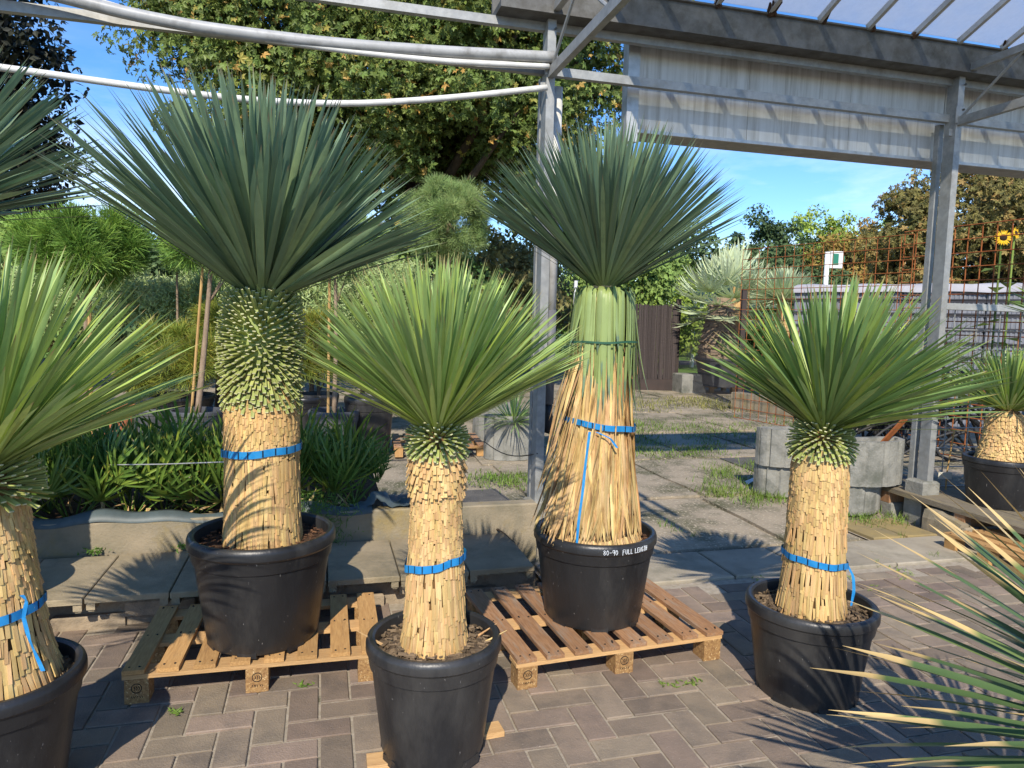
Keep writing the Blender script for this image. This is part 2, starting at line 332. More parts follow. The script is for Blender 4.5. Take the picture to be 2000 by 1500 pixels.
MT['faryellow'] = mat('distant yellow green foliage', (0.317, 0.409, 0.065), (0.242, 0.335, 0.065), .5, .7, rnd=.35, transl=.2)
MT['farorange'] = mat('distant orange foliage', (0.345, 0.195, 0.045), (0.225, 0.195, 0.045), .45, .7, rnd=.35, transl=.2)
MT['farolive'] = mat('distant olive brown foliage', (0.232, 0.194, 0.070), (0.155, 0.163, 0.054), .5, .7, rnd=.35, transl=.18)
MT['hazeltree'] = mat('autumn brown green leaf', (.27, .225, .075), (.15, .15, .04), 1.0, .6, rnd=.5, transl=.22, rmix=((.36, .21, .08), .75, 1, .8))
MT['bark'] = mat('grey brown bark', (.12, .085, .055), (.07, .05, .033), 9, .95, .8, 30, stretch=(3, 3, .6))
MT['barkpale'] = mat('pale bark', (.34, .25, .17), (.23, .165, .11), 14, .95, .6, 40, stretch=(3, 3, .6))
MT['bamboo'] = mat('bamboo stake', (.52, .33, .12), (.42, .25, .09), 5, .6)
MT['grass'] = mat('weed blade', (0.130, 0.221, 0.033), (0.195, 0.260, 0.052), 3, .6, rnd=.35, transl=.25)
MT['drygrass'] = mat('dry grass', (.30, .27, .09), (.20, .21, .06), 3, .7, rnd=.3, transl=.2)
MT['weed'] = mat('feathery weed', (0.098, 0.195, 0.026), (0.130, 0.247, 0.039), 6, .6, rnd=.35, transl=.25)
MT['liner'] = mat('pond liner', (.09, .115, .115), (.055, .07, .07), 8, .5, spec=.4)
MT['rust'] = mat('rusty rod', (.36, .12, .035), (.24, .075, .025), 12, .85)
MT['wire'] = mat('dark wire', (.045, .04, .04), rough=.6)
MT['fencepost'] = mat('dark brown steel post', (.06, .042, .035), (.045, .034, .03), 6, .6)
MT['screen'] = mat('dark brown reed screen', (.075, .058, .052), (.045, .036, .034), 30, .9, .7, 40, stretch=(1, 1, 6), rnd=.25)
MT['crate'] = mat('grey plastic crate', (.24, .25, .275), (.19, .195, .215), 5, .6, rnd=.10)
MT['crateedge'] = mat('dark crate edge', (.05, .05, .058), rough=.6)
MT['white'] = mat('white plastic', (.75, .75, .73), rough=.5)
MT['signgreen'] = mat('sign green', (.03, .20, .13), rough=.5)
MT['paint'] = mat('white paint marker', (.72, .76, .80), rough=.6)
MT['petal'] = mat('sunflower petal', (.90, .58, .02), (.85, .48, .015), 12, .6, transl=.25)
MT['seed'] = mat('sunflower disc', (.03, .018, .01), rough=.9)
MT['label'] = mat('cream label', (.55, .53, .44), rough=.6)
MT['tank'] = mat('black shed wall', (.008, .008, .009), rough=.6)
# glass roof: dirty, milky panes
gm = bpy.data.materials.new('dirty roof glass'); gm.use_nodes = True; nt = gm.node_tree; nt.nodes.remove(nt.nodes['Principled BSDF'])
tl = nt.nodes.new('ShaderNodeBsdfTranslucent'); tl.inputs[0].default_value = (.80, .82, .84, 1); tp = nt.nodes.new('ShaderNodeBsdfTransparent'); tp.inputs[0].default_value = (.92, .95, .97, 1)
df = nt.nodes.new('ShaderNodeBsdfDiffuse'); df.inputs[0].default_value = (.55, .56, .55, 1)
gl = nt.nodes.new('ShaderNodeBsdfGlossy'); gl.inputs['Roughness'].default_value = .08
m1 = nt.nodes.new('ShaderNodeMixShader'); m2 = nt.nodes.new('ShaderNodeMixShader'); m3 = nt.nodes.new('ShaderNodeMixShader')
pos = nt.nodes.new('ShaderNodeNewGeometry').outputs['Position']; nn = noise(nt, pos, 3.0, 8, .7)
nt.links.new(ramp(nt, nn, .35, .7, .42, .66), m1.inputs[0]); m2.inputs[0].default_value = .06; m3.inputs[0].default_value = .06
nt.links.new(tp.outputs[0], m1.inputs[1]); nt.links.new(tl.outputs[0], m1.inputs[2]); nt.links.new(m1.outputs[0], m2.inputs[1]); nt.links.new(df.outputs[0], m2.inputs[2])
nt.links.new(m2.outputs[0], m3.inputs[1]); nt.links.new(gl.outputs[0], m3.inputs[2]); nt.links.new(m3.outputs[0], nt.nodes['Material Output'].inputs[0])
MT['glass'] = gm

# ================================================================== SETTING
def sheet(name, pts, z, m, sub=1):
    g = Geo(); g.add([(p[0], p[1], z) for p in pts], [tuple(range(len(pts)))]); return obj(name, g, m)
struct(sheet('ground', [(-400, -400), (400, -400), (400, 400), (-400, 400)], -.05, MT['ground']))
struct(sheet('lawn', [(-60, 21), (80, 21), (120, 120), (-120, 120)], -.03, MT['lawn']))
struct(sheet('road', [(-60, 24.0), (90, 27.5), (90, 31), (-60, 26.5)], -.02, MT['asphalt']))
# yard behind the posts: cracked old concrete plates, each with its own edges
yd = struct(obj('yard', Geo().add([tuple(G(u, v, -.022)) for u, v in ((-9, -.3), (3.0, -.42), (6, -.42), (9, 18), (-9, 18))], [(0, 1, 2, 3, 4)]), MT['yard']))
for v0, hgt in ((-.36, 1.3), (.98, 1.55), (2.58, 1.7), (4.33, 1.9), (6.28, 2.2), (8.53, 2.4)):
    u = .35 - .3 * rng.random()
    while u < 7 and (v0 > .5 or u < 2.35):
        wd = .95 + .7 * rng.random()
        if v0 < .5: wd = min(wd, 2.36 - u)
        if wd < .3: break
        g = Geo(); q = []
        J = lambda: (rng.random() - .5) * .07
        for (a, b) in ((u + .02, v0 + .02), (u + wd * .5, v0 + .02), (u + wd - .02, v0 + .02), (u + wd - .02, v0 + hgt * .5), (u + wd - .02, v0 + hgt - .02), (u + wd * .5, v0 + hgt - .02), (u + .02, v0 + hgt - .02), (u + .02, v0 + hgt * .5)):
            q.append((a + J(), b + J()))
        tz = -.006 + .007 * rng.random(); n = len(q)
        V = [tuple(G(a, b, -.02)) for a, b in q] + [tuple(G(a, b, tz + .003 * rng.random())) for a, b in q]
        g.add(V, [tuple(range(n, 2 * n))] + [(i, (i + 1) % n, n + (i + 1) % n, n + i) for i in range(n)])
        obj('plate', g, MT['yard'] if rng.random() < .93 else MT['asphalt'], yd)
        u += wd
struct(obj('asphalt_patch', Geo().add([tuple(G(u, v, -.008)) for u, v in ((-1.6, .3), (.2, .3), (.1, 1.55), (-1.6, 1.4))], [(0, 1, 2, 3)]), MT['asphalt']))
# clay pavers, herringbone, bed of sand below
pv = struct(obj('paving', Geo().add([tuple(G(u, v, -.0045)) for u, v in ((-4.2, -5.2), (4.6, -5.2), (4.6, -.862), (-.2, -.862), (-.2, -.80), (-4.2, -.80))], [(0, 1, 2, 3, 4, 5)]), MT['sand']))
BL, BW, BH = .232, .116, .06
bh = Geo().box((0, 0, 0), (BL - .010, BW - .010, BH), cham=.003)
A, T, K = [], [], []
for i in range(-40, 44):
    for j in range(-48, 0):
        s = (i - j) % 4
        if s == 0: cu, cv, a = (i + 1) * BW, (j + .5) * BW, 0
        elif s == 3: cu, cv, a = (i + .5) * BW, (j + 1) * BW, math.pi / 2
        else: continue
        hu, hv = (BL / 2, BW / 2) if a == 0 else (BW / 2, BL / 2)
        lim = -.862 if cu > -.25 else -.80
        if cv + hv > lim + .012 or not (-4.0 < cu < 4.4): continue
        p = G(cu, cv, -BH / 2 + (rng.random() - .5) * .005 + .002)
        t = GRID @ rotz(a + (rng.random() - .5) * .02) @ rotx((rng.random() - .5) * .022) @ roty((rng.random() - .5) * .014)
        q = CR.T @ (p - CP); px, py = 1000 + F * q[0] / -q[2], 750 - F * q[1] / -q[2]
        vis = q[2] < -.3 and -60 < px < 2060 and py < 1540
        A.append(t); T.append(p); K.append((100 if vis else 0) + 1 / np.linalg.norm(p - CP))
pieces(pv, 'brick', [bh], [0] * len(T), A, T, K, MT['brick'])
# pale strip of slabs along the pavers
ks = struct(obj('kerb_strip', Geo().add([tuple(G(u, v, -.012)) for u, v in ((-.15, -.86), (2.95, -.86), (2.95, -.40), (-.15, -.40))], [(0, 1, 2, 3)]), MT['sand']))
u = -.14
for k, wd in enumerate((.5, .62, .5, .66, .78)):
    obj('slab', Geo().box((0, 0, 0), (wd - .012, .445, .06), cham=.006), MT['strip'], ks, M=m4(GRID @ rotx((rng.random() - .5) * .012), G(u + wd / 2, -.635, -.018 + .006 * rng.random()))); u += wd
of = struct(obj('flagstones', Geo().add([tuple(G(u, v, -.010)) for u, v in ((2.38, -.39), (2.96, -.39), (2.96, .12), (2.38, .12))], [(0, 1, 2, 3)]), MT['sand']))
for k, (uu, vv) in enumerate(((2.53, -.16), (2.81, -.16))):
    obj('slab', Geo().box((0, 0, 0), (.272, .43, .05), cham=.006), MT['ochre'], of, M=m4(GRID @ rotz(.03 * k) @ roty(.02), G(uu, vv, -.012)))

# raised ledge: base wall, ribbed slabs, kerb of the bed
lw = thing('base_wall', G(-2.1, -.6, 0), 'low crumbling mortar wall under the ledge of concrete slabs', 'wall')
lw.rotation_euler = (0, 0, YAW)
wv = Geo(); n = 60; us = np.linspace(-2.4, 1.85, n); V = []
for i, q in enumerate(us):
    j = .012 * math.sin(q * 9) + .015 * (rng.random() - .5)
    V += [(q, -.23 + j, -.04), (q, -.225 + j * .8, .06), (q, -.22 + j * .4, .135), (q, .22, .135), (q, .22, -.04)]
wv.add(V, [(a * 5 + k, (a + 1) * 5 + k, (a + 1) * 5 + k + 1, a * 5 + k + 1) for a in range(n - 1) for k in range(4)])
obj('wall_body', wv, MT['wallc'], lw)
for k in range(13):
    stn = Geo().box((0, 0, 0), (.20 + .12 * rng.random(), .05, .05 + .03 * rng.random()), cham=.008)
    obj('stone', stn, MT['wallc'], lw, M=m4(rotz((rng.random() - .5) * .08), (-2.2 + k * .31, -.232 - .008 * rng.random(), .03 + (k % 2) * .055)))
def ledge_slab():
    g = Geo(); W, Dp = .349, .60
    g.box((0, 0, .178), (W, Dp, .028), cham=.004)
    for sx in (-1, 1):
        g.box((sx * (W / 2 - .022), 0, .149), (.036, Dp - .014, .038)); g.box((sx * (W / 2 - .022), 0, .126), (.024, Dp - .03, .012))
    g.box((0, -.2, .154), (W - .09, .05, .024)); g.box((0, .2, .154), (W - .09, .05, .024))
    return g
sm = mesh_of('concrete_slab', ledge_slab()); sm.materials.append(MT['slab'])
for k in range(11):
    u = -.47 - k * .3555
    o = link('concrete_slab', sm, None, None, m4(GRID @ rotz((rng.random() - .5) * .012) @ rotx((rng.random() - .5) * .01), G(u, -.66 + (rng.random() - .5) * .02, .001)))
    tag(o, 'ribbed concrete slab laid in the row along the ledge behind the pallets', 'slab', 'concrete slabs of the ledge')
bk = Geo(); bk.box(G(-2.15, -.27, .16), (4.12, .10, .40), GRID, cham=.008)
tag(obj('bed_kerb', bk, MT['kerb']), 'low concrete kerb wall between ledge slabs and planting bed', 'wall')
struct(obj('planting_bed', Geo().add([tuple(G(u, v, .27)) for u, v in ((-5, -.22), (-1.0, -.22), (-1.0, 1.1), (-5, 1.1))] + [tuple(G(u, v, -.05)) for u, v in ((-5, -.22), (-1.0, -.22), (-1.0, 1.1), (-5, 1.1))], [(0, 1, 2, 3), (1, 5, 6, 2), (2, 6, 7, 3), (0, 4, 5, 1), (3, 7, 4, 0)]), MT['soil']))
# pond liner folded over the kerb
lg = Geo(); n = 90; V = []
for i in range(n):
    u = -4.2 + i * 3.1 / (n - 1); wv_ = .018 * math.sin(u * 7) + .012 * math.sin(u * 17 + 1)
    for dv, dz in ((.06, -.07), (.0, .028 + wv_), (-.05, .034 + wv_ * .8), (-.085, .004 + wv_ * .6), (-.088, -.012 + wv_ * .6)): V.append(G(u, -.235 + dv, .36 + dz))
lg.add(V, [(a * 5 + k, (a + 1) * 5 + k, (a + 1) * 5 + k + 1, a * 5 + k + 1) for a in range(n - 1) for k in range(4)])
tag(obj('pond_liner', lg, MT['liner'], smooth=True), 'wavy dark green liner edge over the planting bed kerb', 'liner')
lf = Geo(); n = 26; V = []
for i in range(n):
    t = i / (n - 1); u = -1.22 + t * .42
    pk = .11 * math.exp(-((t - .38) / .16) ** 2) + .04 * math.exp(-((t - .8) / .1) ** 2)
    for k, dv in enumerate((-.06, -.02, .03, .09)): V.append(G(u + .02 * math.sin(k * 2 + t * 9), -.24 + dv, .364 + pk * (1 - .35 * abs(k - 1.4)) + .008 * math.sin(t * 40 + k)))
lf.add(V, [(a * 4 + k, (a + 1) * 4 + k, (a + 1) * 4 + k + 1, a * 4 + k + 1) for a in range(n - 1) for k in range(3)])
tag(obj('liner_fold', lf, MT['liner'], smooth=True), 'crumpled grey green liner fold standing up at the end of the bed', 'liner')

# ================================================================== GREENHOUSE FRAME
U2 = 3.18
gh = thing('greenhouse_frame', G(0, 0, 0), 'galvanised greenhouse frame with gutter, glass roof slope and white fascia', 'greenhouse')
gh.rotation_euler = (0, 0, YAW)
def gpart(name, g, m, smooth=False): return obj(name, g, m, gh, smooth)
for u in (0, U2, 2 * U2):
    g = Geo(); g.box((u, 0, 1.83), (.055, .10, 3.06), cham=.003)
    po = gpart('post', g, MT['galv'])
    g = Geo(); g.box((u - .0, .125, 1.6), (.042, .045, 2.9)); obj('back_post', g, MT['galv'], po)
    g = Geo(); g.box((u - .043, -.02, 2.96), (.032, .01, .05)); g.box((u, -.0535, 3.08), (.08, .008, .12)); obj('bracket', g, MT['galv'], po)
    for zz in (3.05, 3.12, 3.30):
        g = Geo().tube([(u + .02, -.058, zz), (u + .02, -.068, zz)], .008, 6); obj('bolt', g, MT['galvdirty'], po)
    if u > 0:
        g = Geo(); g.box((u - .01, .01, .10), (.16, .17, .44), cham=.015); gpart('footing', g, MT['conc'])
    else:
        g = Geo(); g.box((u, 0, .12), (.14, .15, .36), cham=.01); gpart('footing', g, MT['conc'])
# second upright and the drain pipe beside the near post
g = Geo(); g.tube([(.115, .16, 3.02), (.115, .16, 1.55)], .034, 14); gpart('drain_pipe', g, MT['pipewhite'], True)
g = Geo(); g.tube([(.115, .16, 1.56), (.115, .16, .92)], .037, 14); gpart('drain_pipe', g, MT['pipedark'], True)
g = Geo(); g.tube([(.115, .16, .93), (.115, .16, .86), (.118, .16, .78), (.10, .155, .72)], [.028, .03, .045, .03], 10); g.tube([(.07, .16, .80), (.16, .16, .80)], .02, 8); gpart('valve', g, MT['black'], True)
for z, r in ((3.335, .03), (3.07, .032)):
    g = Geo(); g.bar((-6.5, .035, z), (6.6, .035, z), .045, r * 1.7); gpart('purlin', g, MT['galv'])
# gutter
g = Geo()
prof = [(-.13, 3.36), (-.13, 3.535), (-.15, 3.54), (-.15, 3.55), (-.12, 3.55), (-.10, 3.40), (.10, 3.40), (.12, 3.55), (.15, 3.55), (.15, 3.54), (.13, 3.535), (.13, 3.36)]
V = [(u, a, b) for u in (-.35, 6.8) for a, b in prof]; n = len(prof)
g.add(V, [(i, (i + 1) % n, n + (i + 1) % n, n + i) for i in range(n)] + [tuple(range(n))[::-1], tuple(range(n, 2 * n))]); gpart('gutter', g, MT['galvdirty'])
# fascia box behind the posts
for (ua, ub) in ((.70, 3.275), (3.28, 6.7)):
    nb = 3 if ua < 1 else 4; wd = (ub - ua) / nb
    for k in range(nb):
        g = Geo(); g.box((ua + wd * (k + .5), .20, 3.10), (wd - .003, .02, .60)); gpart('panel', g, MT['panel'])
    g = Geo(); g.box(((ua + ub) / 2, .31, 2.805), (ub - ua + .0, .24, .02)); gpart('soffit', g, MT['galv'])
    g = Geo(); g.bar((ua, .183, 2.80), (ub, .183, 2.80), .02, .022); gpart('trim', g, MT['alu'])
g = Geo(); g.box((.652, .20, 3.08), (.085, .09, .72)); gpart('end_trim', g, MT['alu'])
# roof slope rising towards the camera side
ra, rb = np.array([0, -.135, 3.556]), np.array([0, -1.75, 4.22]); sl = (rb - ra) / np.linalg.norm(rb - ra)
bars = [.301 + .39 * k for k in range(17)]
for u in bars:
    g = Geo(); g.bar(ra + (u, 0, 0), rb + (u, 0, 0), .028, .04); gpart('glazing_bar', g, MT['alu'])
for k in range(len(bars) - 1):
    a, b = bars[k] + .016, bars[k + 1] - .016; nrm = np.cross([1, 0, 0], sl); nrm = nrm if nrm[2] > 0 else -nrm
    g = Geo(); c = [ra + (a, 0, .016), ra + (b, 0, .016), rb + (b, 0, .016), rb + (a, 0, .016)]
    g.add(c + [q + nrm * .004 for q in c], [(0, 1, 2, 3), (7, 6, 5, 4), (0, 4, 5, 1), (1, 5, 6, 2), (2, 6, 7, 3), (3, 7, 4, 0)]); gpart('glass_pane', g, MT['glass'])
g = Geo(); g.bar(rb + (bars[0], 0, .02), rb + (bars[-1], 0, .02), .06, .06); gpart('ridge', g, MT['alu'])
ms_ = Geo()
for u in bars:
    for q in range(3):
        if rng.random() < .6: ms_.tube([ra + (u + (rng.random() - .5) * .10, .0, -.012), ra + (u + (rng.random() - .5) * .10, -.05 - .05 * rng.random(), .035)], [.02 * rng.random() + .008, .006], 6)
stuff(gpart('moss', ms_, MT['soil']))
# lattice beams running towards the camera at each post
for u in (0, U2, 2 * U2):
    for z, w_, h_ in ((3.40, .04, .05), (3.035, .04, .06)):
        g = Geo(); g.bar((u, -.05, z), (u, -3.4, z), w_, h_); gpart('truss_chord', g, MT['galv'])
    for k in range(7):
        va = -.06 - k * .46; g = Geo()
        z0, z1 = (3.06, 3.38) if k % 2 == 0 else (3.38, 3.06)
        g.tube([(u, va, z0), (u, va - .46, z1)], .010, 6); gpart('truss_web', g, MT['galv'])
# bent pipes slung to the left of the near post
def pipe(pts, r, m, label):
    q = [onV(*p, -.085) for p in pts]; q = np.array([G(a, -.085, b) for a, b in q])
    t = np.linspace(0, len(q) - 1, 60); s = np.stack([np.interp(t, range(len(q)), q[:, k]) for k in range(3)], 1)
    for _ in range(12): s[1:-1] = (s[:-2] + 2 * s[1:-1] + s[2:]) / 4
    tag(obj('bent_pipe', Geo().tube(s, r, 12), m, smooth=True), label, 'pipe', 'bent pipes slung from the post')
pipe([(-150, -60), (60, -22), (250, 27), (400, 56), (640, 85), (860, 101), (1086, 112)], .034, MT['pipe'], 'thick grey pipe slung left from the greenhouse post, topmost of three')
pipe([(200, 5), (330, 44), (440, 65), (700, 103), (880, 121), (1072, 130)], .017, MT['pipewhite'], 'thin pale pipe running just under the thick grey pipe')
pipe([(-160, 108), (0, 132), (100, 145), (230, 164), (350, 180), (480, 195), (600, 202), (720, 203), (900, 190), (1068, 171)], .019, MT['pipewhite'], 'thin white pipe sagging behind the yucca tops, lowest of three')

# ================================================================== POTS
def potgeo(rr, rb, h, seg=72):
    k = (rr - rb) / h; R = lambda z: rb + k * z * .86
    pr = [(rb * .90, .012), (rb * .95, .0), (rb * .985, .004), (R(.02), .02), (R(h * .5), h * .5), (R(h * .76), h * .76), (R(h * .765) + .007, h * .77), (R(h * .86) + .009, h * .88), (rr - .014, h * .885), (rr - .006, h * .882), (rr, h * .90), (rr, h * .955), (rr - .004, h * .985), (rr - .012, h), (rr - .022, h), (rr - .030, h * .985), (rr - .034, h * .93), (R(h * .6) - .012, h * .62)]
    rib = lambda t, i: 1 + (.004 * math.cos(t * 18) if i in (4, 5) else 0) + .003 * math.sin(2 * t + i * .1)
    return Geo().lathe(pr, seg, wob=rib)
def pot_parts(root, rr, rb, h, soil='soil', zs=.055, m='plastic', chips=True):
    obj('pot', potgeo(rr, rb, h), MT[m], root, True, sharp=35)
    obj('pot_base', Geo().lathe([(rb * .93, .012), (.001, .012)], 40), MT[m], root)
    for k in range(7):
        a = 2 * math.pi * (k + .3) / 7; obj('pot_foot', Geo().box((0, 0, 0), (.03, .075, .03)), MT[m], root, M=m4(rotz(a), (rb * .93 * math.cos(a), rb * .93 * math.sin(a), .008)))
    rs = rr - .033; g = Geo(); nr, ns = 18, 56; V = []
    ph = rng.random(6) * 6
    for i in range(nr + 1):
        r = rs * (i / nr) ** .9
        for k in range(ns):
            a = 2 * math.pi * k / ns; x, y = r * math.cos(a), r * math.sin(a)
            V.append((x, y, h - zs + .012 * math.sin(x * 23 + ph[0]) * math.sin(y * 19 + ph[1]) + .014 * (rng.random() - .5) + .01 * (1 - i / nr)))
    g.add(V, [(i * ns + k, i * ns + (k + 1) % ns, (i + 1) * ns + (k + 1) % ns, (i + 1) * ns + k) for i in range(nr) for k in range(ns)])
    obj('soil', g, MT[soil], root, True)
    if chips:
        N = 420; a = rng.random(N) * 6.283; r = rs * np.sqrt(rng.random(N)) * .97
        T = np.stack([r * np.cos(a), r * np.sin(a), h - zs + .006 + .012 * rng.random(N)], 1)
        A = np.array([rotz(rng.random() * 6.3) @ rotx(rng.normal() * .6) @ np.diag([.008 + .02 * rng.random(), .004 + .008 * rng.random(), .003 + .003 * rng.random()]) for _ in range(N)])
        stuff(obj('bark_chips', Geo().scatter(Geo().box((0, 0, 0), (1, 1, 1)), A, T), MT['chip' if soil == 'soil' else 'chipdry'], root))

# ================================================================== YUCCAS
def blade(seg=6, fold=.18, bend=0.0, tw=0.0):
    ts = np.linspace(0, 1, seg + 1) ** .9; V = []; uv = []
    for t in ts:
        w_ = np.interp(t, [0, .08, .35, .65, .85, 1], [.62, .72, .92, 1.0, .74, .03]) / 2
        y = bend * t * t; a = tw * t; c, s = math.cos(a), math.sin(a)
        for k, x in enumerate((-w_, 0, w_)):
            yy = fold * abs(x); V.append((x * c - 0 * s, x * s * .0 + y, t)); V[-1] = (x * c, y / 1.0, t) if False else (x * c, 0, t)
            V[-1] = (x * c, (yy + x * s), t)
    V = np.array(V); return V, ts
def bladegeo(seg=6, fold=.2, bend=0.0, tw=0.0, th=0.0):
    """unit blade along +Z (length 1, width 1 in x, bend displaces y in units of length via shear of frame)"""
    V, ts = blade(seg, fold, 0, tw); g = Geo(); Fc = []; uv = []
    for i in range(seg):
        for k in range(2):
            Fc.append((i * 3 + k, i * 3 + k + 1, i * 3 + k + 4, i * 3 + k + 3)); uv.append([(k / 2, ts[i]), ((k + 1) / 2, ts[i]), ((k + 1) / 2, ts[i + 1]), (k / 2, ts[i + 1])])
    g.add(V, Fc, uv); g.bend = bend; return g
def protos(L, W, n=6, maxbend=.05, fold=.22):
    out = []
    for k in range(n):
        g = bladegeo(6, fold, 0, rng.normal() * .25); b = maxbend * (k / (n - 1)) ** 1.3
        V = g.arrays()[0].copy(); V[:, 0] *= W; V[:, 1] *= W; V[:, 2] *= L
        t = V[:, 2] / L; V[:, 1] -= b * L * t ** 2; g.V = [V]; out.append(g)
    return out
def fan(root, org, L, W, n, thmax, m, tilt=(0, 0), r0=.05, key0=None, bend=.05, droop=0.0, limit=300, jit=.05, thmin=0.0, lvar=.065, azr=None, sq=1.0, side=0.0):
    ct = rng.random(n); th = np.arccos(1 - ct * (1 - math.cos(thmax))); th = np.maximum(th, thmin); az = rng.random(n) * 2 * math.pi
    if azr is not None: az = azr[0] + rng.random(n) * (azr[1] - azr[0])
    th = np.clip(th + rng.normal(0, jit, n), 0, thmax + .12)
    dirs = np.stack([np.sin(th) * np.cos(az), np.sin(th) * np.sin(az) * sq, np.cos(th)], 1)
    Rt = rotx(tilt[1]) @ roty(tilt[0]); ax = Rt @ np.array([0, 0, 1.0]); dirs = dirs @ Rt.T
    start = np.array(org) + dirs * r0 * np.array([1, 1, .6])
    nrm = ax[None, :] - dirs * (dirs @ ax)[:, None] + 1e-3 * rng.normal(size=(n, 3))
    A = frames(dirs, nrm, rng.normal(0, .32, n)); sc = (1 - np.abs(rng.normal(0, lvar, n))) * (1 - .06 * (th / thmax) ** 2 + side * dirs[:, 0])
    wsc = .8 + .4 * rng.random(n)
    A = A * np.stack([wsc, wsc, sc], 1)[:, None, :]
    pr = protos(L, W, 6, bend * 1.25); idx = np.clip((th / thmax * 3.4 + rng.random(n) * 3.4 - .4).astype(int), 0, 5)
    key = -dirs[:, 1] + .35 * rng.random(n)
    pieces(root, 'leaf', pr, idx, A, start, key, m, limit, smooth=True)
def trunkcore(root, prof, m, cx=None):
    g = Geo(); g.lathe([(r * .94, z) for r, z in prof], 40); obj('trunk', g, m, root, True)
def prof_r(prof, z):
    zz = [p[1] for p in prof]; rr = [p[0] for p in prof]
    o = np.argsort(zz); return np.interp(z, np.array(zz)[o], np.array(rr)[o])
def scale_proto(w_, l, t, ends=.0):
    g = Geo(); V = [(-w_ / 2, -t * .6, 0), (w_ / 2, -t * .6, 0), (w_ / 2, t * .5, 0), (-w_ / 2, t * .5, 0), (-w_ / 2, -t * .2, -l), (w_ / 2, -t * .2, -l), (w_ / 2, t * 1.1, -l), (-w_ / 2, t * 1.1, -l)]
    return g.add(V, [(0, 1, 2, 3), (7, 6, 5, 4), (0, 4, 5, 1), (1, 5, 6, 2), (2, 6, 7, 3), (3, 7, 4, 0)])
def scales(root, name, prof, rows, m, limit=300):
    """rows: (ztop, length, width, thickness, lift) - shingled old leaf bases round the trunk"""
    A, T, K, idx, pr = [], [], [], [], []
    for row in rows:
        (z, l, w_, t, lift), jt = row[:5], (row[5] if len(row) > 5 else .22); pi = len(pr); pr += [scale_proto(w_ * f, l * q, t) for f, q in ((1.04, 1.0), (.94, 1.08), (1.10, .92))]
        r = prof_r(prof, z); rb = prof_r(prof, z - l); n = max(6, int(2 * math.pi * r / w_)); a0 = rng.random() * 6.28
        slope = math.atan2(rb - r, l)
        for k in range(n):
            a = a0 + 2 * math.pi * (k + (rng.random() - .5) * .35) / n; nx, ny = math.cos(a), math.sin(a)
            Y = np.array([nx, ny, 0]); Z = np.array([0, 0, 1.0]); X = np.cross(Y, Z)
            B = np.stack([X, Y, Z], 1) @ rotx(slope + lift * (.4 + 1.2 * rng.random())) @ roty(rng.normal() * .05)
            dz = (rng.random() - .5) * l * jt + .006 * math.sin(a * 3 + z * 40)
            T.append((r * nx, r * ny, z + dz)); A.append(B); idx.append(pi + int(rng.integers(3))); K.append(-ny + .3 * (l * w_ * 1000))
    pieces(root, name, pr, idx, A, T, K, m, limit)
def stub_proto(l, w_, t):
    g = Geo(); V = []
    for z, k in ((0, 1.25), (l, 1.0)):
        V += [(-w_ / 2 * k, -t / 2, z), (0, -t / 2 - w_ * .12, z), (w_ / 2 * k, -t / 2, z), (w_ / 2 * k, t / 2, z), (0, t / 2 - w_ * .1, z), (-w_ / 2 * k, t / 2, z)]
    return g.add(V, [(i, (i + 1) % 6, 6 + (i + 1) % 6, 6 + i) for i in range(6)] + [(6, 7, 8, 9, 10, 11)])
def stubs(root, prof, z0, z1, n, l, w_, e0, e1, limit=300):
    """cut green leaf bases: elevation e0 at z0 (bottom) to e1 at z1 (top)"""
    g0 = stub_proto(l, w_, .004); ends = Geo().box((0, 0, 0), (w_ * .9, .0036, .003)); A, T, K = [], [], []
    for k in range(n):
        f = (k + .5) / n; z = z0 + (z1 - z0) * f; a = k * 2.39996 + rng.normal() * .03; r = prof_r(prof, z); e = e0 + (e1 - e0) * f + rng.normal() * .04
        d = np.array([math.cos(a) * math.cos(e), math.sin(a) * math.cos(e), math.sin(e)])
        B = frames(d[None], np.array([[-math.cos(a) * math.sin(e), -math.sin(a) * math.sin(e), math.cos(e)]]), np.array([rng.normal() * .15]))[0]
        s = .85 + .3 * rng.random(); B = B * np.array([1, 1, s])[None, :]
        T.append(np.array([math.cos(a) * r * .9, math.sin(a) * r * .9, z])); A.append(B); K.append(-math.sin(a) + .2 * rng.random())
    pieces(root, 'leaf_stub', [g0], [0] * n, A, T, K, MT['stub'], limit)
    A = np.array(A); T = np.array(T); tip = T + A[:, :, 2] * l
    An = A / np.linalg.norm(A, axis=1)[:, None, :]
    stuff(obj('cut_ends', Geo().scatter(ends, An, tip), MT['stubend'], root))
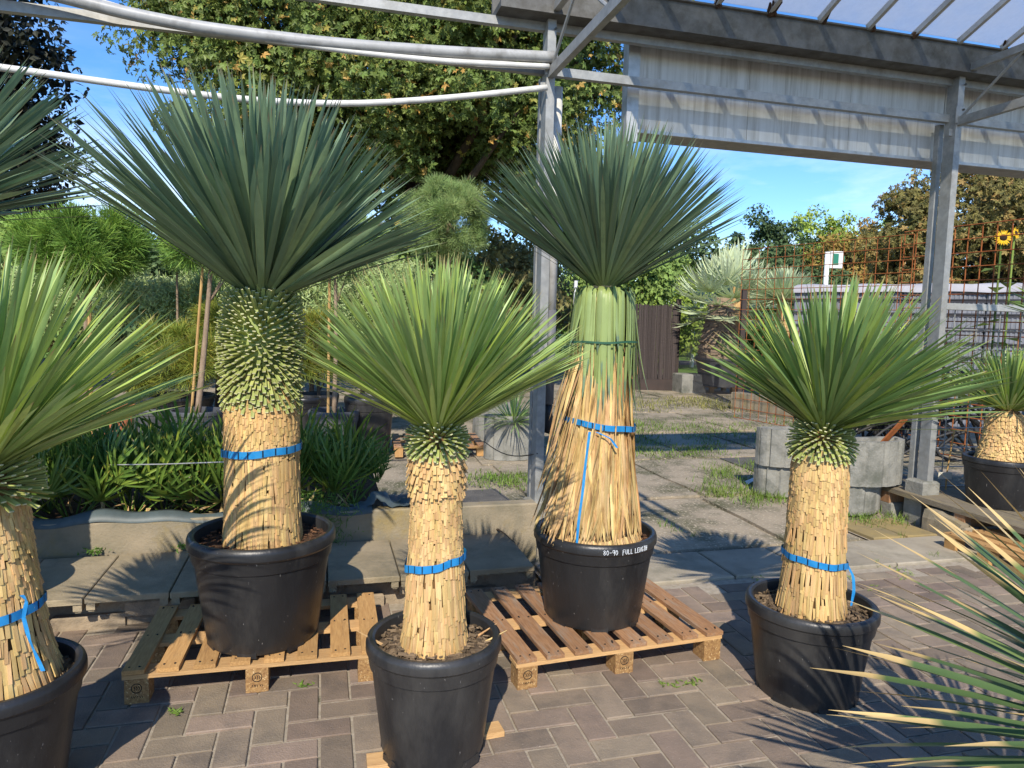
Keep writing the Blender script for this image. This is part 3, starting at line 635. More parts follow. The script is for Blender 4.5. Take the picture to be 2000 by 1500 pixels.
def ribbon(root, prof, z, tilt=(0, 0), w_=.028, off=.0125, tail=None, name='ribbon', m='blue', marks=True):
    g = Geo(); n = 72; V = []; mk = Geo()
    def pt(a, dz, o):
        zz = z + tilt[0] * math.cos(a) + tilt[1] * math.sin(a); r = prof_r(prof, zz) + o + .0025 * math.sin(a * 9 + 1)
        return (r * math.cos(a), r * math.sin(a), zz + dz + .002 * math.sin(a * 5))
    for k in range(n):
        a = 2 * math.pi * k / n; V += [pt(a, -w_ / 2, off), pt(a, w_ / 2, off)]
    g.add(V, [(2 * k, 2 * ((k + 1) % n), 2 * ((k + 1) % n) + 1, 2 * k + 1) for k in range(n)])
    rb = obj(name, g, MT[m], root, True)
    if marks:
        for k in range(20):
            a = 2 * math.pi * k / 20 + .02 * rng.normal(); da = .035
            mk.add([pt(a, -w_ * .46, off + .0012), pt(a + da, -w_ * .46, off + .0012), pt(a + da, w_ * .46, off + .0012), pt(a, w_ * .46, off + .0012)], [(0, 1, 2, 3)])
        obj('print', mk, MT['bluedark'], rb)
    if tail:
        for pts in tail:
            q = np.array(pts, float); t = np.linspace(0, len(q) - 1, 24); s = np.stack([np.interp(t, range(len(q)), q[:, k]) for k in range(3)], 1)
            for _ in range(3): s[1:-1] = (s[:-2] + 2 * s[1:-1] + s[2:]) / 4
            g = Geo(); V = []
            for i, p in enumerate(s):
                tw = .5 * math.sin(i * .35); V += [p + np.array([-.006 * math.cos(tw), -.004 * math.sin(tw), 0]), p + np.array([.006 * math.cos(tw), .004 * math.sin(tw), 0])]
            g.add(V, [(2 * i, 2 * i + 1, 2 * i + 3, 2 * i + 2) for i in range(len(s) - 1)]); obj('ribbon_tail', g, MT[m], rb)
    return rb

YG = 'potted yuccas for sale'
# ---- tall blue yucca with stub collar, on the golden pallet
b = P(515, 1236, .135); y63 = thing('potted_yucca', b, 'tall blue-green yucca with thick collar of cut leaf stubs, on golden pallet', 'yucca', YG)
pot_parts(y63, .296, .222, .455)
pf = [(.158, .38), (.152, .45), (.147, .60), (.146, .80), (.145, .95), (.135, 1.02), (.118, 1.12), (.112, 1.22), (.115, 1.32), (.105, 1.42), (.05, 1.46)]
trunkcore(y63, pf, MT['core'])
rows = [(z, .11, .0092, .0024, .022, .55) for z in np.arange(.43, .82, .060)] + [(z, .055, .0088, .0026, .06, .6) for z in np.arange(.83, 1.10, .027)]
scales(y63, 'leaf_base', pf, rows, MT['straw'])
stubs(y63, pf, 1.02, 1.41, 980, .070, .0135, -1.1, .95)
obj('collar', Geo().lathe([(.12, 1.04), (.122, 1.2), (.124, 1.32), (.10, 1.44), (.02, 1.47)], 32), MT['stub'], y63, True)
fan(y63, (0, 0, 1.40), .88, .027, 560, R_(60), MT['leafblue'], (.10, 0), .07, bend=.06, side=-.10)
ribbon(y63, pf, .80, (.012, 0), .03)
# ---- small yellow-green yucca in front
b = P(845, 1455, .022); y64 = thing('potted_yucca', b, 'short yellow-green yucca with smooth straw trunk, in black pot on timber offcuts', 'yucca', YG)
pot_parts(y64, .229, .172, .405, 'soildry', .045)
pf = [(.112, .34), (.105, .40), (.098, .48), (.094, .60), (.086, .72), (.083, .86), (.084, .95), (.082, 1.02), (.07, 1.08), (.04, 1.12)]
trunkcore(y64, pf, MT['core'])
rows = [(z, .075, .0080, .0022, .05, .3) for z in np.arange(.41, .57, .043)] + [(z, .11, .0075, .002, .03) for z in (.60, .665, .73)] + [(z, .042, .0080, .0022, .06, .6) for z in np.arange(.73, .93, .022)] + [(z, .045, .010, .0025, .28) for z in np.arange(.93, 1.05, .022)]
scales(y64, 'leaf_base', pf, rows, MT['straw'])
stubs(y64, pf, 1.035, 1.11, 250, .044, .0095, -.9, .8)
fan(y64, (0, 0, 1.09), .585, .0135, 700, R_(59), MT['leafgreen'], (0, 0), .045, bend=.06, side=.02)
ribbon(y64, pf, .66, (.02, -.004), .026)
for k, (a, l) in enumerate(((3.2, .09), (.15, .08), (.5, .07))):     # loose dead leaves on the soil
    p = np.array([.17 * math.cos(a), .17 * math.sin(a) - .02, .37]); d = np.array([math.cos(a), math.sin(a) * .4, .55]) * l
    obj('dead_leaf', Geo().tube([p - d * .8, p, p + d], [.004, .005, .001], 5), MT['strawpale'], y64)
# ---- full-length yucca with a skirt of hanging leaves
b = P(1156, 1195, .13); y65 = thing('potted_yucca', b, 'tall blue-green yucca with a tied skirt of hanging dry leaves, on weathered pallet', 'yucca', YG)
pot_parts(y65, .284, .222, .408)
pf = [(.20, .34), (.19, .40), (.165, .55), (.145, .75), (.13, .95), (.115, 1.1), (.108, 1.25), (.108, 1.38), (.10, 1.47), (.06, 1.53)]
trunkcore(y65, [(r * .90, z) for r, z in pf], MT['strawpale'])
fan(y65, (0, 0, 1.50), .74, .0185, 620, R_(57), MT['leafblue'], (.02, 0), .055, bend=.05)
# straw blades
pr = []
for k in range(10):
    g = bladegeo(7, .25, 0, rng.normal() * .6); V = g.arrays()[0].copy(); V[:, 0] *= .016; V[:, 1] *= .016; t = V[:, 2].copy(); V[:, 2] *= .46
    V[:, 1] += rng.normal() * .018 * t ** 2 - .012 * np.sin(t * math.pi); V[:, 0] += rng.normal() * .02 * t ** 2; g.V = [V]; pr.append(g)
N = 980; zs = np.where(rng.random(N) < .45, .62 + .30 * rng.random(N), .86 + .44 * rng.random(N)); a = rng.random(N) * 6.283; flare = np.where((a > 3.0) & (a < 4.1) & (rng.random(N) < .35), .075, 0)
A, T = [], []
ln = .30 + .2 * rng.random(N); ze = np.maximum(zs - ln, .375 + .035 * rng.random(N)); ln = zs - ze
r0 = np.array([prof_r(pf, z) for z in zs]); r1 = np.array([prof_r(pf, z) for z in ze]) + np.abs(rng.normal(0, .012, N)) + flare; r0 += rng.random(N) * .012
a1 = a + rng.normal(0, .10, N)
p0 = np.stack([r0 * np.cos(a), r0 * np.sin(a), zs], 1); p1 = np.stack([r1 * np.cos(a1) - .012, r1 * np.sin(a1), ze], 1)
d = p1 - p0; dl = np.linalg.norm(d, axis=1); nr = np.stack([np.cos(a), np.sin(a), np.zeros(N)], 1)
A = frames(d, -nr, rng.normal(0, .45, N)) * np.stack([.6 + .7 * rng.random(N), np.ones(N), dl / .46], 1)[:, None, :]
pieces(y65, 'dry_leaf', pr, rng.integers(0, 10, N), A, p0, -np.sin(a) + .4 * rng.random(N), MT['strawpale'], 300)
# lower row of thin trunk fibres in the soil
scales(y65, 'leaf_base', [(.215, .30), (.205, .36), (.18, .44)], [(z, .05, .006, .002, .14) for z in (.365, .385, .405)], MT['strawpale'], 120)
# folded green blades: rise, turn over and hang
for k in range(150):
    a = k * 2.39996 + rng.normal() * .1; L_ = .24 + .34 * rng.random() ** .7; rt = .10 + .012 * rng.random(); seg = 11; V = []; uv = []
    w_ = (.011 + .010 * rng.random()); tw = rng.normal() * .5; rr_ = .112 + .030 * rng.random(); sway = rng.normal() * .05; out = abs(rng.normal()) * .015 + (.025 if (abs(((a + 3.14) % 6.283) - 3.14) < .5 and rng.random() < .3) else 0)
    for i in range(seg + 1):
        t = i / seg; s = t * (L_ + .10)
        if s < .08: q = s / .08 * math.pi * .62; r = .062 + (rr_ - .062) * math.sin(q / 1.24 * .8); z = 1.47 + .05 * math.sin(q * .8)
        else: r = rr_ + .008 * math.sin((s - .08) * 9) + out * ((s - .08) / L_) ** 2 * 2; z = 1.51 - (s - .08)
        aa = a + sway * t; c, sn = math.cos(aa), math.sin(aa); ww = w_ * np.interp(t, [0, .2, .7, .9, 1], [.7, 1, .95, .6, .08]) / 2
        tx = np.array([-sn, c, 0]) * math.cos(tw * t) + np.array([c, sn, 0]) * math.sin(tw * t) * .5; p = np.array([r * c, r * sn, z])
        V += [p - tx * ww, p + np.array([c, sn, 0]) * ww * .25, p + tx * ww]
    g = Geo(); g.add(V, [(i * 3 + j, i * 3 + j + 1, i * 3 + j + 4, i * 3 + j + 3) for i in range(seg) for j in range(2)], [[(j / 2, i / seg), ((j + 1) / 2, i / seg), ((j + 1) / 2, (i + 1) / seg), (j / 2, (i + 1) / seg)] for i in range(seg) for j in range(2)])
    obj('hanging_leaf', g, MT['leafskirt'], y65, True)
ribbon(y65, [(r + .044, z) for r, z in pf], 1.275, (.004, 0), .009, .012, name='tie', m='greentie', marks=False)
ribbon(y65, [(r + .02, z) for r, z in pf], .905, (-.02, .0), .026, .014, tail=[[(-.06, -.175, .885), (-.075, -.19, .75), (-.085, -.205, .62), (-.10, -.222, .50), (-.105, -.232, .40)], [(-.03, -.175, .885), (.03, -.185, .86), (.06, -.19, .82)]])
# marker writing on the rim
GL = {'8': [[(.5, .55), (.1, .8), (.5, 1), (.9, .8), (.5, .55), (.05, .25), (.5, 0), (.95, .25), (.5, .55)]], '0': [[(.5, 1), (.1, .7), (.1, .3), (.5, 0), (.9, .3), (.9, .7), (.5, 1)]], '-': [[(.15, .5), (.85, .5)]],
      '9': [[(.9, .75), (.6, 1.05), (.1, .95), (.05, .6), (.5, .42), (.9, .75), (.95, 1), (.85, -.05)]], 'F': [[(.1, -.15), (.15, 1), (.9, 1)], [(.12, .55), (.7, .6)]], 'U': [[(.1, 1), (.15, .2), (.5, 0), (.85, .25), (.9, 1)]], 'L': [[(.15, 1), (.1, 0), (.9, .05)]],
      'E': [[(.9, 1), (.15, .95), (.1, 0), (.9, .05)], [(.12, .5), (.7, .5)]], 'N': [[(.1, 0), (.12, 1), (.85, 0), (.9, 1)]], 'G': [[(.9, .85), (.5, 1), (.1, .6), (.2, .1), (.7, 0), (.9, .4), (.55, .42)]], 'T': [[(.05, 1), (.95, 1)], [(.5, 1), (.5, 0)]], 'H': [[(.1, 1), (.1, 0)], [(.9, 1), (.9, 0)], [(.1, .5), (.9, .55)]]}
a = -1.555; g = Geo()
for ch in '80-90  FULL LENGTH':
    if ch == ' ': a += .034; continue
    for st in GL[ch]:
        q = [(.2846 * math.cos(a + x * .036), .2846 * math.sin(a + x * .036), .371 + .021 * y_) for x, y_ in st]
        g.tube(q, .0013, 5)
    a += .047
obj('handwriting', g, MT['paint'], y65)
# ---- green yucca right
b = P(1573, 1345, 0); y66 = thing('potted_yucca', b, 'green yucca with straw trunk in black pot, alone on pavers beside the weathered pallet', 'yucca', YG)
pot_parts(y66, .256, .195, .384, 'soildry', .05)
pf = [(.135, .32), (.128, .37), (.118, .46), (.112, .60), (.108, .75), (.106, .90), (.104, .98), (.095, 1.04), (.07, 1.09), (.03, 1.12)]
trunkcore(y66, pf, MT['core'])
rows = [(z, .12, .0095, .0024, .03) for z in (.40, .47, .56, .655, .735)] + [(z, .055, .0088, .0026, .055, .6) for z in np.arange(.75, 1.03, .028)]
scales(y66, 'leaf_base', pf, rows, MT['straw'])
stubs(y66, pf, 1.0, 1.10, 300, .050, .0105, -.95, .7)
fan(y66, (0, 0, 1.075), .62, .020, 440, R_(64), MT['leafmid'], (.16, 0), .05, bend=.09, side=.08)
ribbon(y66, pf, .565, (-.015, .0), .026, tail=[[(.118, -.03, .55), (.145, -.04, .50), (.15, -.045, .44), (.14, -.05, .38)]])
# ---- yucca at the left edge
b = P(-4, 1560, 0); yl = thing('potted_yucca', b, 'yellow-green yucca with ragged straw trunk and knotted blue ribbon beside the golden pallet', 'yucca', YG)
pot_parts(yl, .245, .175, .41, 'soildry', .05)
pf = [(.185, .33), (.165, .40), (.145, .50), (.128, .62), (.115, .74), (.105, .86), (.10, .94), (.09, .99), (.06, 1.03)]
trunkcore(yl, pf, MT['core'])
rows = [(z, .085, .0105, .0028, .07) for z in np.arange(.40, .70, .058)] + [(z, .055, .0088, .003, .10, .6) for z in np.arange(.70, .96, .028)]
scales(yl, 'leaf_base', pf, rows, MT['straw'])
stubs(yl, pf, .94, 1.03, 170, .075, .014, -.35, .6)
fan(yl, (0, 0, 1.01), .70, .018, 520, R_(64), MT['leafgreen'], (0, 0), .05, bend=.08)
ribbon(yl, pf, .58, (.035, 0), .028, tail=[[(.135, -.05, .60), (.15, -.055, .65), (.14, -.06, .67)], [(.135, -.05, .60), (.15, -.05, .53), (.19, -.055, .44)]])
# ---- tall one mostly out of frame at the left
b = np.array([-2.42, 2.85, .135]); yt = thing('potted_yucca', b, 'tall blue-green yucca whose crown reaches in above the ragged yellow-green yucca', 'yucca', YG)
pot_parts(yt, .28, .21, .44, chips=False)
pf = [(.15, .38), (.14, .8), (.12, 1.3), (.11, 1.62), (.05, 1.70)]
trunkcore(yt, pf, MT['core']); scales(yt, 'leaf_base', pf, [(z, .05, .018, .004, .08) for z in np.arange(.44, 1.55, .04)], MT['straw'], 60)
fan(yt, (0, 0, 1.66), .82, .024, 430, R_(76), MT['leafblue'], (0, 0), .06, bend=.05)
# ---- foreground yucca at the right edge
b = np.array([1.56, 1.42, 0]); yr = thing('potted_yucca', b, 'green yucca with straw-coloured leaf tips spreading over the pavers in the foreground', 'yucca', YG)
pot_parts(yr, .22, .17, .38, chips=False)
pf = [(.10, .3), (.09, .45), (.085, .55), (.03, .6)]
trunkcore(yr, pf, MT['core'])
fan(yr, (0, 0, .58), .82, .023, 210, R_(96), MT['leaftip'], (0, 0), .05, bend=.10, lvar=.12, thmin=.25)
# ---- on the bench at the right
b = P(1948, 985, .215); yb = thing('potted_yucca', b, 'small yucca with plump shaggy trunk, in large black pot on the plank bench', 'yucca', YG)
pot_parts(yb, .25, .20, .36, 'soildry', .05)
pf = [(.165, .28), (.155, .36), (.13, .46), (.115, .58), (.11, .66), (.06, .72)]
trunkcore(yb, pf, MT['core']); scales(yb, 'leaf_base', pf, [(z, .045, .012, .003, .22) for z in np.arange(.36, .70, .022)], MT['straw'], 300)
fan(yb, (.02, 0, .69), .50, .014, 420, R_(70), MT['leafmid'], (0, 0), .05, bend=.05)
b = np.array([4.12, 5.0, .215]); yb2 = thing('potted_yucca', b, 'blue-green yucca with leaves reaching in beside the sunflower', 'yucca', YG)
pot_parts(yb2, .25, .20, .36, 'soildry', .05, chips=False)
trunkcore(yb2, [(.12, .3), (.10, .8), (.09, 1.26), (.03, 1.32)], MT['straw'])
fan(yb2, (0, 0, 1.26), .66, .019, 330, R_(72), MT['leafmid'], (0, 0), .05, bend=.06)

# ================================================================== PALLETS
def pallet(FL, FR, BL_, BR_, h, mat_s, mat_f, mat_b, label, nslat=8, sw=.078, group='pallets', stamps=True, name='pallet'):
    FL, FR, BL_, BR_ = [np.array(q, float)[:2] for q in (FL, FR, BL_, BR_)]
    x = FR - FL + BR_ - BL_; Lx = np.linalg.norm(x) / 2; x = x / np.linalg.norm(x); y = np.array([-x[1], x[0]]); Ly = (np.dot(BL_ - FL, y) + np.dot(BR_ - FR, y)) / 2
    c = (FL + FR + BL_ + BR_) / 4
    root = thing(name, (c[0], c[1], 0), label, 'pallet', group, rotz=math.atan2(x[1], x[0]))
    ts, tb = .017, .017
    for k in range(nslat):
        xx = -Lx / 2 + sw / 2 + k * (Lx - sw) / (nslat - 1)
        s = obj('slat', Geo().box((0, 0, 0), (sw * (.94 + .1 * rng.random()), ts, Ly), cham=.002), mat_s, root, M=m4(rotx(-math.pi / 2) @ rotz(0) @ roty(rng.normal() * .006), (xx, 0, h - ts / 2 + .0015 * rng.random())))
        g = Geo()
        for ye in (-Ly / 2 + .03, Ly / 2 - .03, 0):
            for xe in (-sw * .25, sw * .25): g.tube([(xe + rng.normal() * .003, -ts / 2 - .0012, ye + rng.normal() * .006), (xe, -ts / 2 + .003, ye)], .0045, 6)
        obj('nail', g, MT['nail'], s)
    for ye in (-Ly / 2 + .045, 0, Ly / 2 - .045):
        obj('stringer', Geo().box((0, 0, 0), (.085, tb, Lx), cham=.002), mat_f, root, M=m4(np.array([[0, 0, 1.0], [1, 0, 0], [0, 1, 0]]), (0, ye, h - ts - tb / 2 - .001)))
        for k, xe in enumerate((-Lx / 2 + .05, 0, Lx / 2 - .05)):
            hb = h - ts - tb - .002
            bl = obj('block', Geo().box((0, 0, 0), (.085, .085, hb), cham=.002), mat_b, root, M=m4(np.eye(3), (xe, ye, hb / 2)))
            if stamps and ye < -.1 and k < 2:
                g = Geo(); g.tube([(.018 * math.cos(q), -.0432, .014 + .018 * math.sin(q)) for q in np.linspace(0, 6.28, 20)], .0016, 5, False)
                for dx in (-.008, 0, .008): g.tube([(dx, -.0432, .006), (dx + .003, -.0432, .014), (dx - .001, -.0432, .022)], .0014, 5)
                for dx in np.linspace(-.018, .018, 6): g.tube([(dx, -.0432, -.016), (dx + .003 * (-1) ** int(dx * 1000), -.0432, -.024)], .0012, 5)
                obj('stamp', g, MT['nail'], bl)
    return root
pallet(P(228, 1312, .135), P(738, 1270, .135), P(320, 1185, .135), P(735, 1155, .135), .135, MT['wood'], MT['woodpale'], MT['chipblock'], 'golden wooden pallet carrying the tall yucca with the stub collar', group='pallets on the pavers')
pallet(P(985, 1295, .13), P(1408, 1232, .13), P(930, 1150, .13), P(1250, 1118, .13), .13, MT['woodold'], MT['woodpale'], MT['chipblock'], 'weathered wooden pallet carrying the yucca with the leaf skirt', group='pallets on the pavers', sw=.082)
# pallet under the left tall plant (out of frame) and others
pallet((-2.9, 2.35), (-2.0, 2.56), (-3.06, 2.94), (-2.16, 3.16), .135, MT['wood'], MT['woodpale'], MT['chipblock'], 'wooden pallet under the tall yucca beyond the left edge', group='pallets on the pavers', stamps=False)
q = P(1985, 1120, 0); pallet(q + (-.04, -.12, 0), q + (.85, .12, 0), q + (-.18, .45, 0), q + (.71, .7, 0), .12, MT['wood'], MT['wood'], MT['wood'], 'orange-brown pallet lying by the broken kerb under the bench', stamps=False, group='pallets at the back')
q = P(905, 893, 0); pallet(q + (-.72, -.1, 0), q + (.24, .1, 0), q + (-.9, .7, 0), q + (.06, .9, 0), .12, MT['woodold'], MT['wood'], MT['wood'], 'small pallet lying beside the split concrete planter', stamps=False, group='pallets at the back')
for px, py, lb in ((1398, 768, 'pale pallet under the big silver palm pot'), (1470, 755, 'pallet behind the dark fence post by the silver palm')):
    q = P(px, py, 0); pallet(q + (-.6, -.1, 0), q + (.45, .1, 0), q + (-.8, .8, 0), q + (.3, 1.0, 0), .16, MT['woodpale'], MT['woodpale'], MT['wood'], lb, nslat=6, stamps=False, group='pallets at the back')
# broken pallet end leaning behind the skirted yucca
q = P(1247, 760, 0); lp = thing('leaning_frame', q, 'broken pale wooden frame leaning by the brown screen', 'frame')
g = Geo(); g.bar((-.35, 0, 1.02), (.12, 0, 1.0), .05, .09); obj('rail', g, MT['woodpale'], lp)
g = Geo(); g.bar((.10, .0, .98), (-.22, -.15, 0), .05, .09); obj('leg', g, MT['woodpale'], lp)
g = Geo(); g.bar((-.32, .0, 1.0), (-.38, -.1, 0), .05, .09); obj('leg', g, MT['woodpale'], lp)
# timber offcuts under the front pot
for k, (dx, dy, rz) in enumerate(((-.06, -.09, .25), (.10, .04, .35))):
    o = obj('timber_offcut', Geo().box((0, 0, 0), (.07, .020, .30), cham=.002), MT['woodpale'], None, M=m4(rotz(rz) @ np.array([[0, 0, 1.0], [1, 0, 0], [0, 1, 0]]), np.array([P(845, 1455, 0)[0] + dx, P(845, 1455, 0)[1] + dy, .0125])))
    tag(o, ('wet timber offcut under the front edge of the short yucca pot', 'timber offcut under the rear right of the short yucca pot')[k], 'timber')

# ================================================================== BENCH AND BROKEN KERB AT THE RIGHT
be = thing('plank_bench', G(3.45, -.6, 0), 'low grey plank bench carrying the large black pot', 'bench'); be.rotation_euler = (0, 0, YAW)
for k in range(3): obj('plank', Geo().box((0, 0, 0), (.26, .038, 2.2), cham=.003), MT['woodgrey'], be, M=m4(rotx(-math.pi / 2), (-.28 + k * .27, -.05, .196)))
for vv in (-.9, .15, .85): obj('bearer', Geo().box((0, 0, 0), (.8, .09, .09)), MT['woodold'], be, M=m4(np.eye(3), (0, vv, .132)))
for vv in (-.9, .15, .85):
    for uu in (-.33, .33): obj('block', Geo().box((0, 0, 0), (.14, .14, .13), cham=.01), MT['conc'], be, M=m4(np.eye(3), (uu, vv, .025)))
bkb = thing('broken_kerb', G(3.03, -.5, 0), 'broken concrete kerb crumbling below the plank bench', 'kerb'); bkb.rotation_euler = (0, 0, YAW)
for k, (v0, v1, h) in enumerate(((.30, -.02, .155), (-.03, -.14, .10), (-.15, -.27, .06), (-.28, -.55, .07))):
    g = Geo(); V = []; n = 7
    for i in range(n):
        v = v0 + (v1 - v0) * i / (n - 1); hh = h * (1 - .25 * (i / (n - 1)) ** 2) + .012 * (rng.random() - .5)
        for (uu, zz) in ((-.05, -.03), (-.055 + .01 * rng.random(), hh * .6), (-.035, hh), (.05, hh + .01 * rng.random()), (.06, -.03)): V.append((uu, v, zz))
    g.add(V, [(a * 5 + q, a * 5 + q + 1, (a + 1) * 5 + q + 1, (a + 1) * 5 + q) for a in range(n - 1) for q in range(4)] + [(0, 1, 2, 3, 4), tuple(range(5 * n - 1, 5 * n - 6, -1))]); obj('stone', g, MT['kerb'], bkb)

# ================================================================== CONCRETE PLANTERS
def planter(c, rz, label, h=.30, w_=.52, soil=True, z=0.0, n=6, rise=0.0):
    root = thing('concrete_planter', (c[0], c[1], z), label, 'planter', 'grey concrete planters', rotz=rz)
    g = Geo(); out = []; inn = []
    for k in range(n * 6):                      # scalloped half-round front made of staves
        a = math.pi * (k / (n * 6 - 1)); s = .02 * min(1, 2.2 * abs(math.sin(k * math.pi / 6))); r = w_ / 2 - .02 + s
        out.append((r * math.cos(a + math.pi), r * .62 * math.sin(a + math.pi) * 1.0)); inn.append(((r - .055) * math.cos(a + math.pi), (r - .055) * .62 * math.sin(a + math.pi)))
    m = len(out); V = [(x, y, 0) for x, y in out] + [(x, y, h) for x, y in out] + [(x, y, h) for x, y in inn] + [(x, y, h - .09) for x, y in inn]
    g.add(V, [(i, i + 1, m + i + 1, m + i) for i in range(m - 1)] + [(m + i, m + i + 1, 2 * m + i + 1, 2 * m + i) for i in range(m - 1)] + [(2 * m + i, 2 * m + i + 1, 3 * m + i + 1, 3 * m + i) for i in range(m - 1)])
    obj('shell', g, MT['conc'], root)
    g = Geo(); g.box((0, .028, h / 2), (w_ - .002, .055, h - .002)); obj('back', g, MT['conc'], root)
    g = Geo(); g.add([(x, y, h - .06) for x, y in inn], [tuple(range(m))]); obj('soil', g, MT['soildry'], root)
    return root
pA = P(1545, 975, 0); planter(pA + (0, .22, 0), YAW - .1, 'grey ribbed planter at the bottom of the left stack behind the lone yucca', .27, .50); planter(pA + (0.02, .2, 0), YAW - .05, 'grey ribbed planter topping the left stack behind the lone yucca', .33, .56, z=.27)
pB = P(1690, 1012, 0); planter(pB + (-.02, .25, 0), YAW + .05, 'pale ribbed planter at the bottom of the right stack by the steel post', .24, .56); planter(pB + (.09, .25, 0), YAW, 'wide grey ribbed planter topping the right stack by the steel post', .36, .66, z=.24)
pC = P(1000, 900, 0); planter(pC + (0, .2, 0), YAW + .1, 'mossy grey planter with a grassy plant behind the front yucca', .47, .62)
o = obj('concrete_ring', Geo().lathe([(.30, 0), (.30, .42), (.25, .42), (.25, .2)], 24, c=(0, 0, 0)), MT['conc'], M=m4(np.eye(3), P(965, 862, 0) + (.02, .25, 0))); tag(o, 'grey concrete ring standing behind the mossy planter', 'planter')
gp = thing('grassy_plant', pC + (0, .06, .38), 'spiky blue-green grass tuft growing in the mossy planter', 'plant'); fan(gp, (0, 0, 0), .46, .010, 170, R_(80), MT['leafmid'], (0, 0), .03, bend=.22, limit=60)
o = obj('rusty_plate', Geo().box((0, 0, 0), (.05, .015, .28), cham=.003), MT['rust'], M=m4(GRID @ rotx(.5) @ roty(.35), P(1772, 868, .55) * 0 + pB + (.30, .24, .66))); tag(o, 'rusty brown iron bar stuck in the wide grey planter', 'iron')
g = Geo(); n = 8; V = []
for i in range(n):
    t = i / (n - 1); V += [(-.10 + .28 * t, -.03, .01 + .13 * t + .01 * math.sin(t * 9)), (-.10 + .28 * t, .04, .03 + .12 * t)]
g.add(V, [(2 * i, 2 * i + 1, 2 * i + 3, 2 * i + 2) for i in range(n - 1)])
tag(obj('plastic_scrap', g, MT['white'], M=m4(np.eye(3), P(1478, 948, 0))), 'white plastic scrap lying in the grass by the left planter stack', 'litter')

# ================================================================== WEEDS AND GRASS
gb = Geo(); gb.add([(-.5, 0, 0), (.5, 0, 0), (.35, .12, .55), (-.35, .12, .55), (0, .35, 1)], [(0, 1, 2, 3), (3, 2, 4)])
def tufts(spots, name, m, label, per=26, h=.10, w_=.006, spread=.06):
    A, T = [], []
    for (p, s) in spots:
        n = int(per * s)
        for _ in range(n):
            T.append(np.asarray(p) + np.array([rng.normal() * spread * s, rng.normal() * spread * s, 0])); hh = h * s ** .5 * (.4 + rng.random())
            A.append(rotz(rng.random() * 6.28) @ rotx(-rng.random() * .75) @ np.diag([w_ * (.6 + .8 * rng.random()), hh, hh]))
    o = stuff(obj(name, Geo().scatter(gb, np.array(A), np.array(T)), MT[m])); tag(o, label, 'grass' if 'grass' in name else 'weeds'); return o
sp_ = [(P(rng.uniform(1380, 1560), rng.uniform(905, 985)), .9) for _ in range(70)] + [(P(rng.uniform(1620, 1780), rng.uniform(995, 1030)), .6) for _ in range(22)] + [(P(rng.uniform(1735, 1800), rng.uniform(950, 1005)), 1.0) for _ in range(12)]
tufts(sp_, 'grass_tufts', 'grass', 'short green grass round the concrete planters', 46, .07, .006, .09)
sp_ = [(P(rng.uniform(930, 1035), rng.uniform(928, 950)), .8) for _ in range(26)] + [(P(rng.uniform(1060, 1300), rng.uniform(815, 905)), 1.2) for _ in range(40)] + [(P(rng.uniform(1240, 1560), 838 + rng.normal() * 12), 1.1) for _ in range(46)] + [(P(rng.uniform(1240, 1460), rng.uniform(862, 890)), .7) for _ in range(26)]
tufts(sp_, 'yard_grass', 'grass', 'patchy green grass in the cracks of the yard', 40, .055, .008, .13)
sp_ = [(P(rng.uniform(1230, 1520), rng.uniform(780, 800)), 1.3) for _ in range(46)]
tufts(sp_, 'dry_grass', 'drygrass', 'pale dry grass across the back of the yard', 34, .06, .012, .2)
sp_ = [(P(x, y), s) for x, y, s in ((1305, 1030, .9), (1320, 1038, .6), (1290, 1022, .6), (1355, 1048, .4), (1820, 1090, .7), (1828, 1086, .5), (1710, 1105, .5), (1757, 1050, .6), (1450, 1085, .25), (1480, 1060, .2))]
tufts(sp_, 'crack_grass', 'grass', 'small grass tufts in the joints of the pale strip', 22, .06, .004, .03)
lw_ = Geo(); lw_.add([(-.5, 0, 0), (0, .25, .15), (.5, 0, 0), (0, 1, .1)], [(0, 2, 1), (0, 1, 3), (1, 2, 3)])
A, T = [], []
for x, y, n in ((345, 1392, 14), (338, 1390, 8), (590, 1340, 8), (598, 1338, 6), (1305, 1338, 12), (1348, 1335, 14), (1362, 1330, 8), (1775, 1122, 10), (1700, 1150, 8), (1762, 1128, 8), (1745, 1112, 6), (1655, 1130, 8), (1830, 1420, 6), (1620, 1118, 6), (1480, 1130, 6)):
    for _ in range(n):
        A.append(rotz(rng.random() * 6.28) @ rotx(rng.random() * .5) @ np.diag([.010, .022, .02]) * (.6 + .8 * rng.random())); T.append(P(x + rng.normal() * 9, y + rng.normal() * 3, .004))
tag(stuff(obj('joint_weeds', Geo().scatter(lw_, np.array(A), np.array(T)), MT['grass'])), 'tiny weeds sprouting in the paver joints', 'weeds')
# feathery weed spilling over the kerb at the right end of the bed
A, T = [], []
for _ in range(1500):
    t = rng.random(); p = G(-1.42 + rng.normal() * .10, -.31 + rng.normal() * .06 - .05 * t, .05) + np.array([0, 0, .02 + .42 * t])
    T.append(p); A.append(rotz(rng.random() * 6.28) @ rotx(rng.normal() * .9 + .5) @ np.diag([.004, .035, .03]))
for u_, z_ in ((-2.05, .2), (-2.0, .2), (-2.1, .2), (-1.72, .26), (-2.55, .2)):
    for _ in range(60):
        T.append(G(u_ + rng.normal() * .025, -.345 + rng.normal() * .02, z_ + .03 * rng.random())); A.append(rotz(rng.random() * 6.28) @ rotx(rng.normal() * .8) @ np.diag([.012, .02, .02]))
tag(stuff(obj('feathery_weeds', Geo().scatter(lw_, np.array(A), np.array(T)), MT['weed'])), 'bright green feathery weeds spilling over the bed kerb', 'weeds')

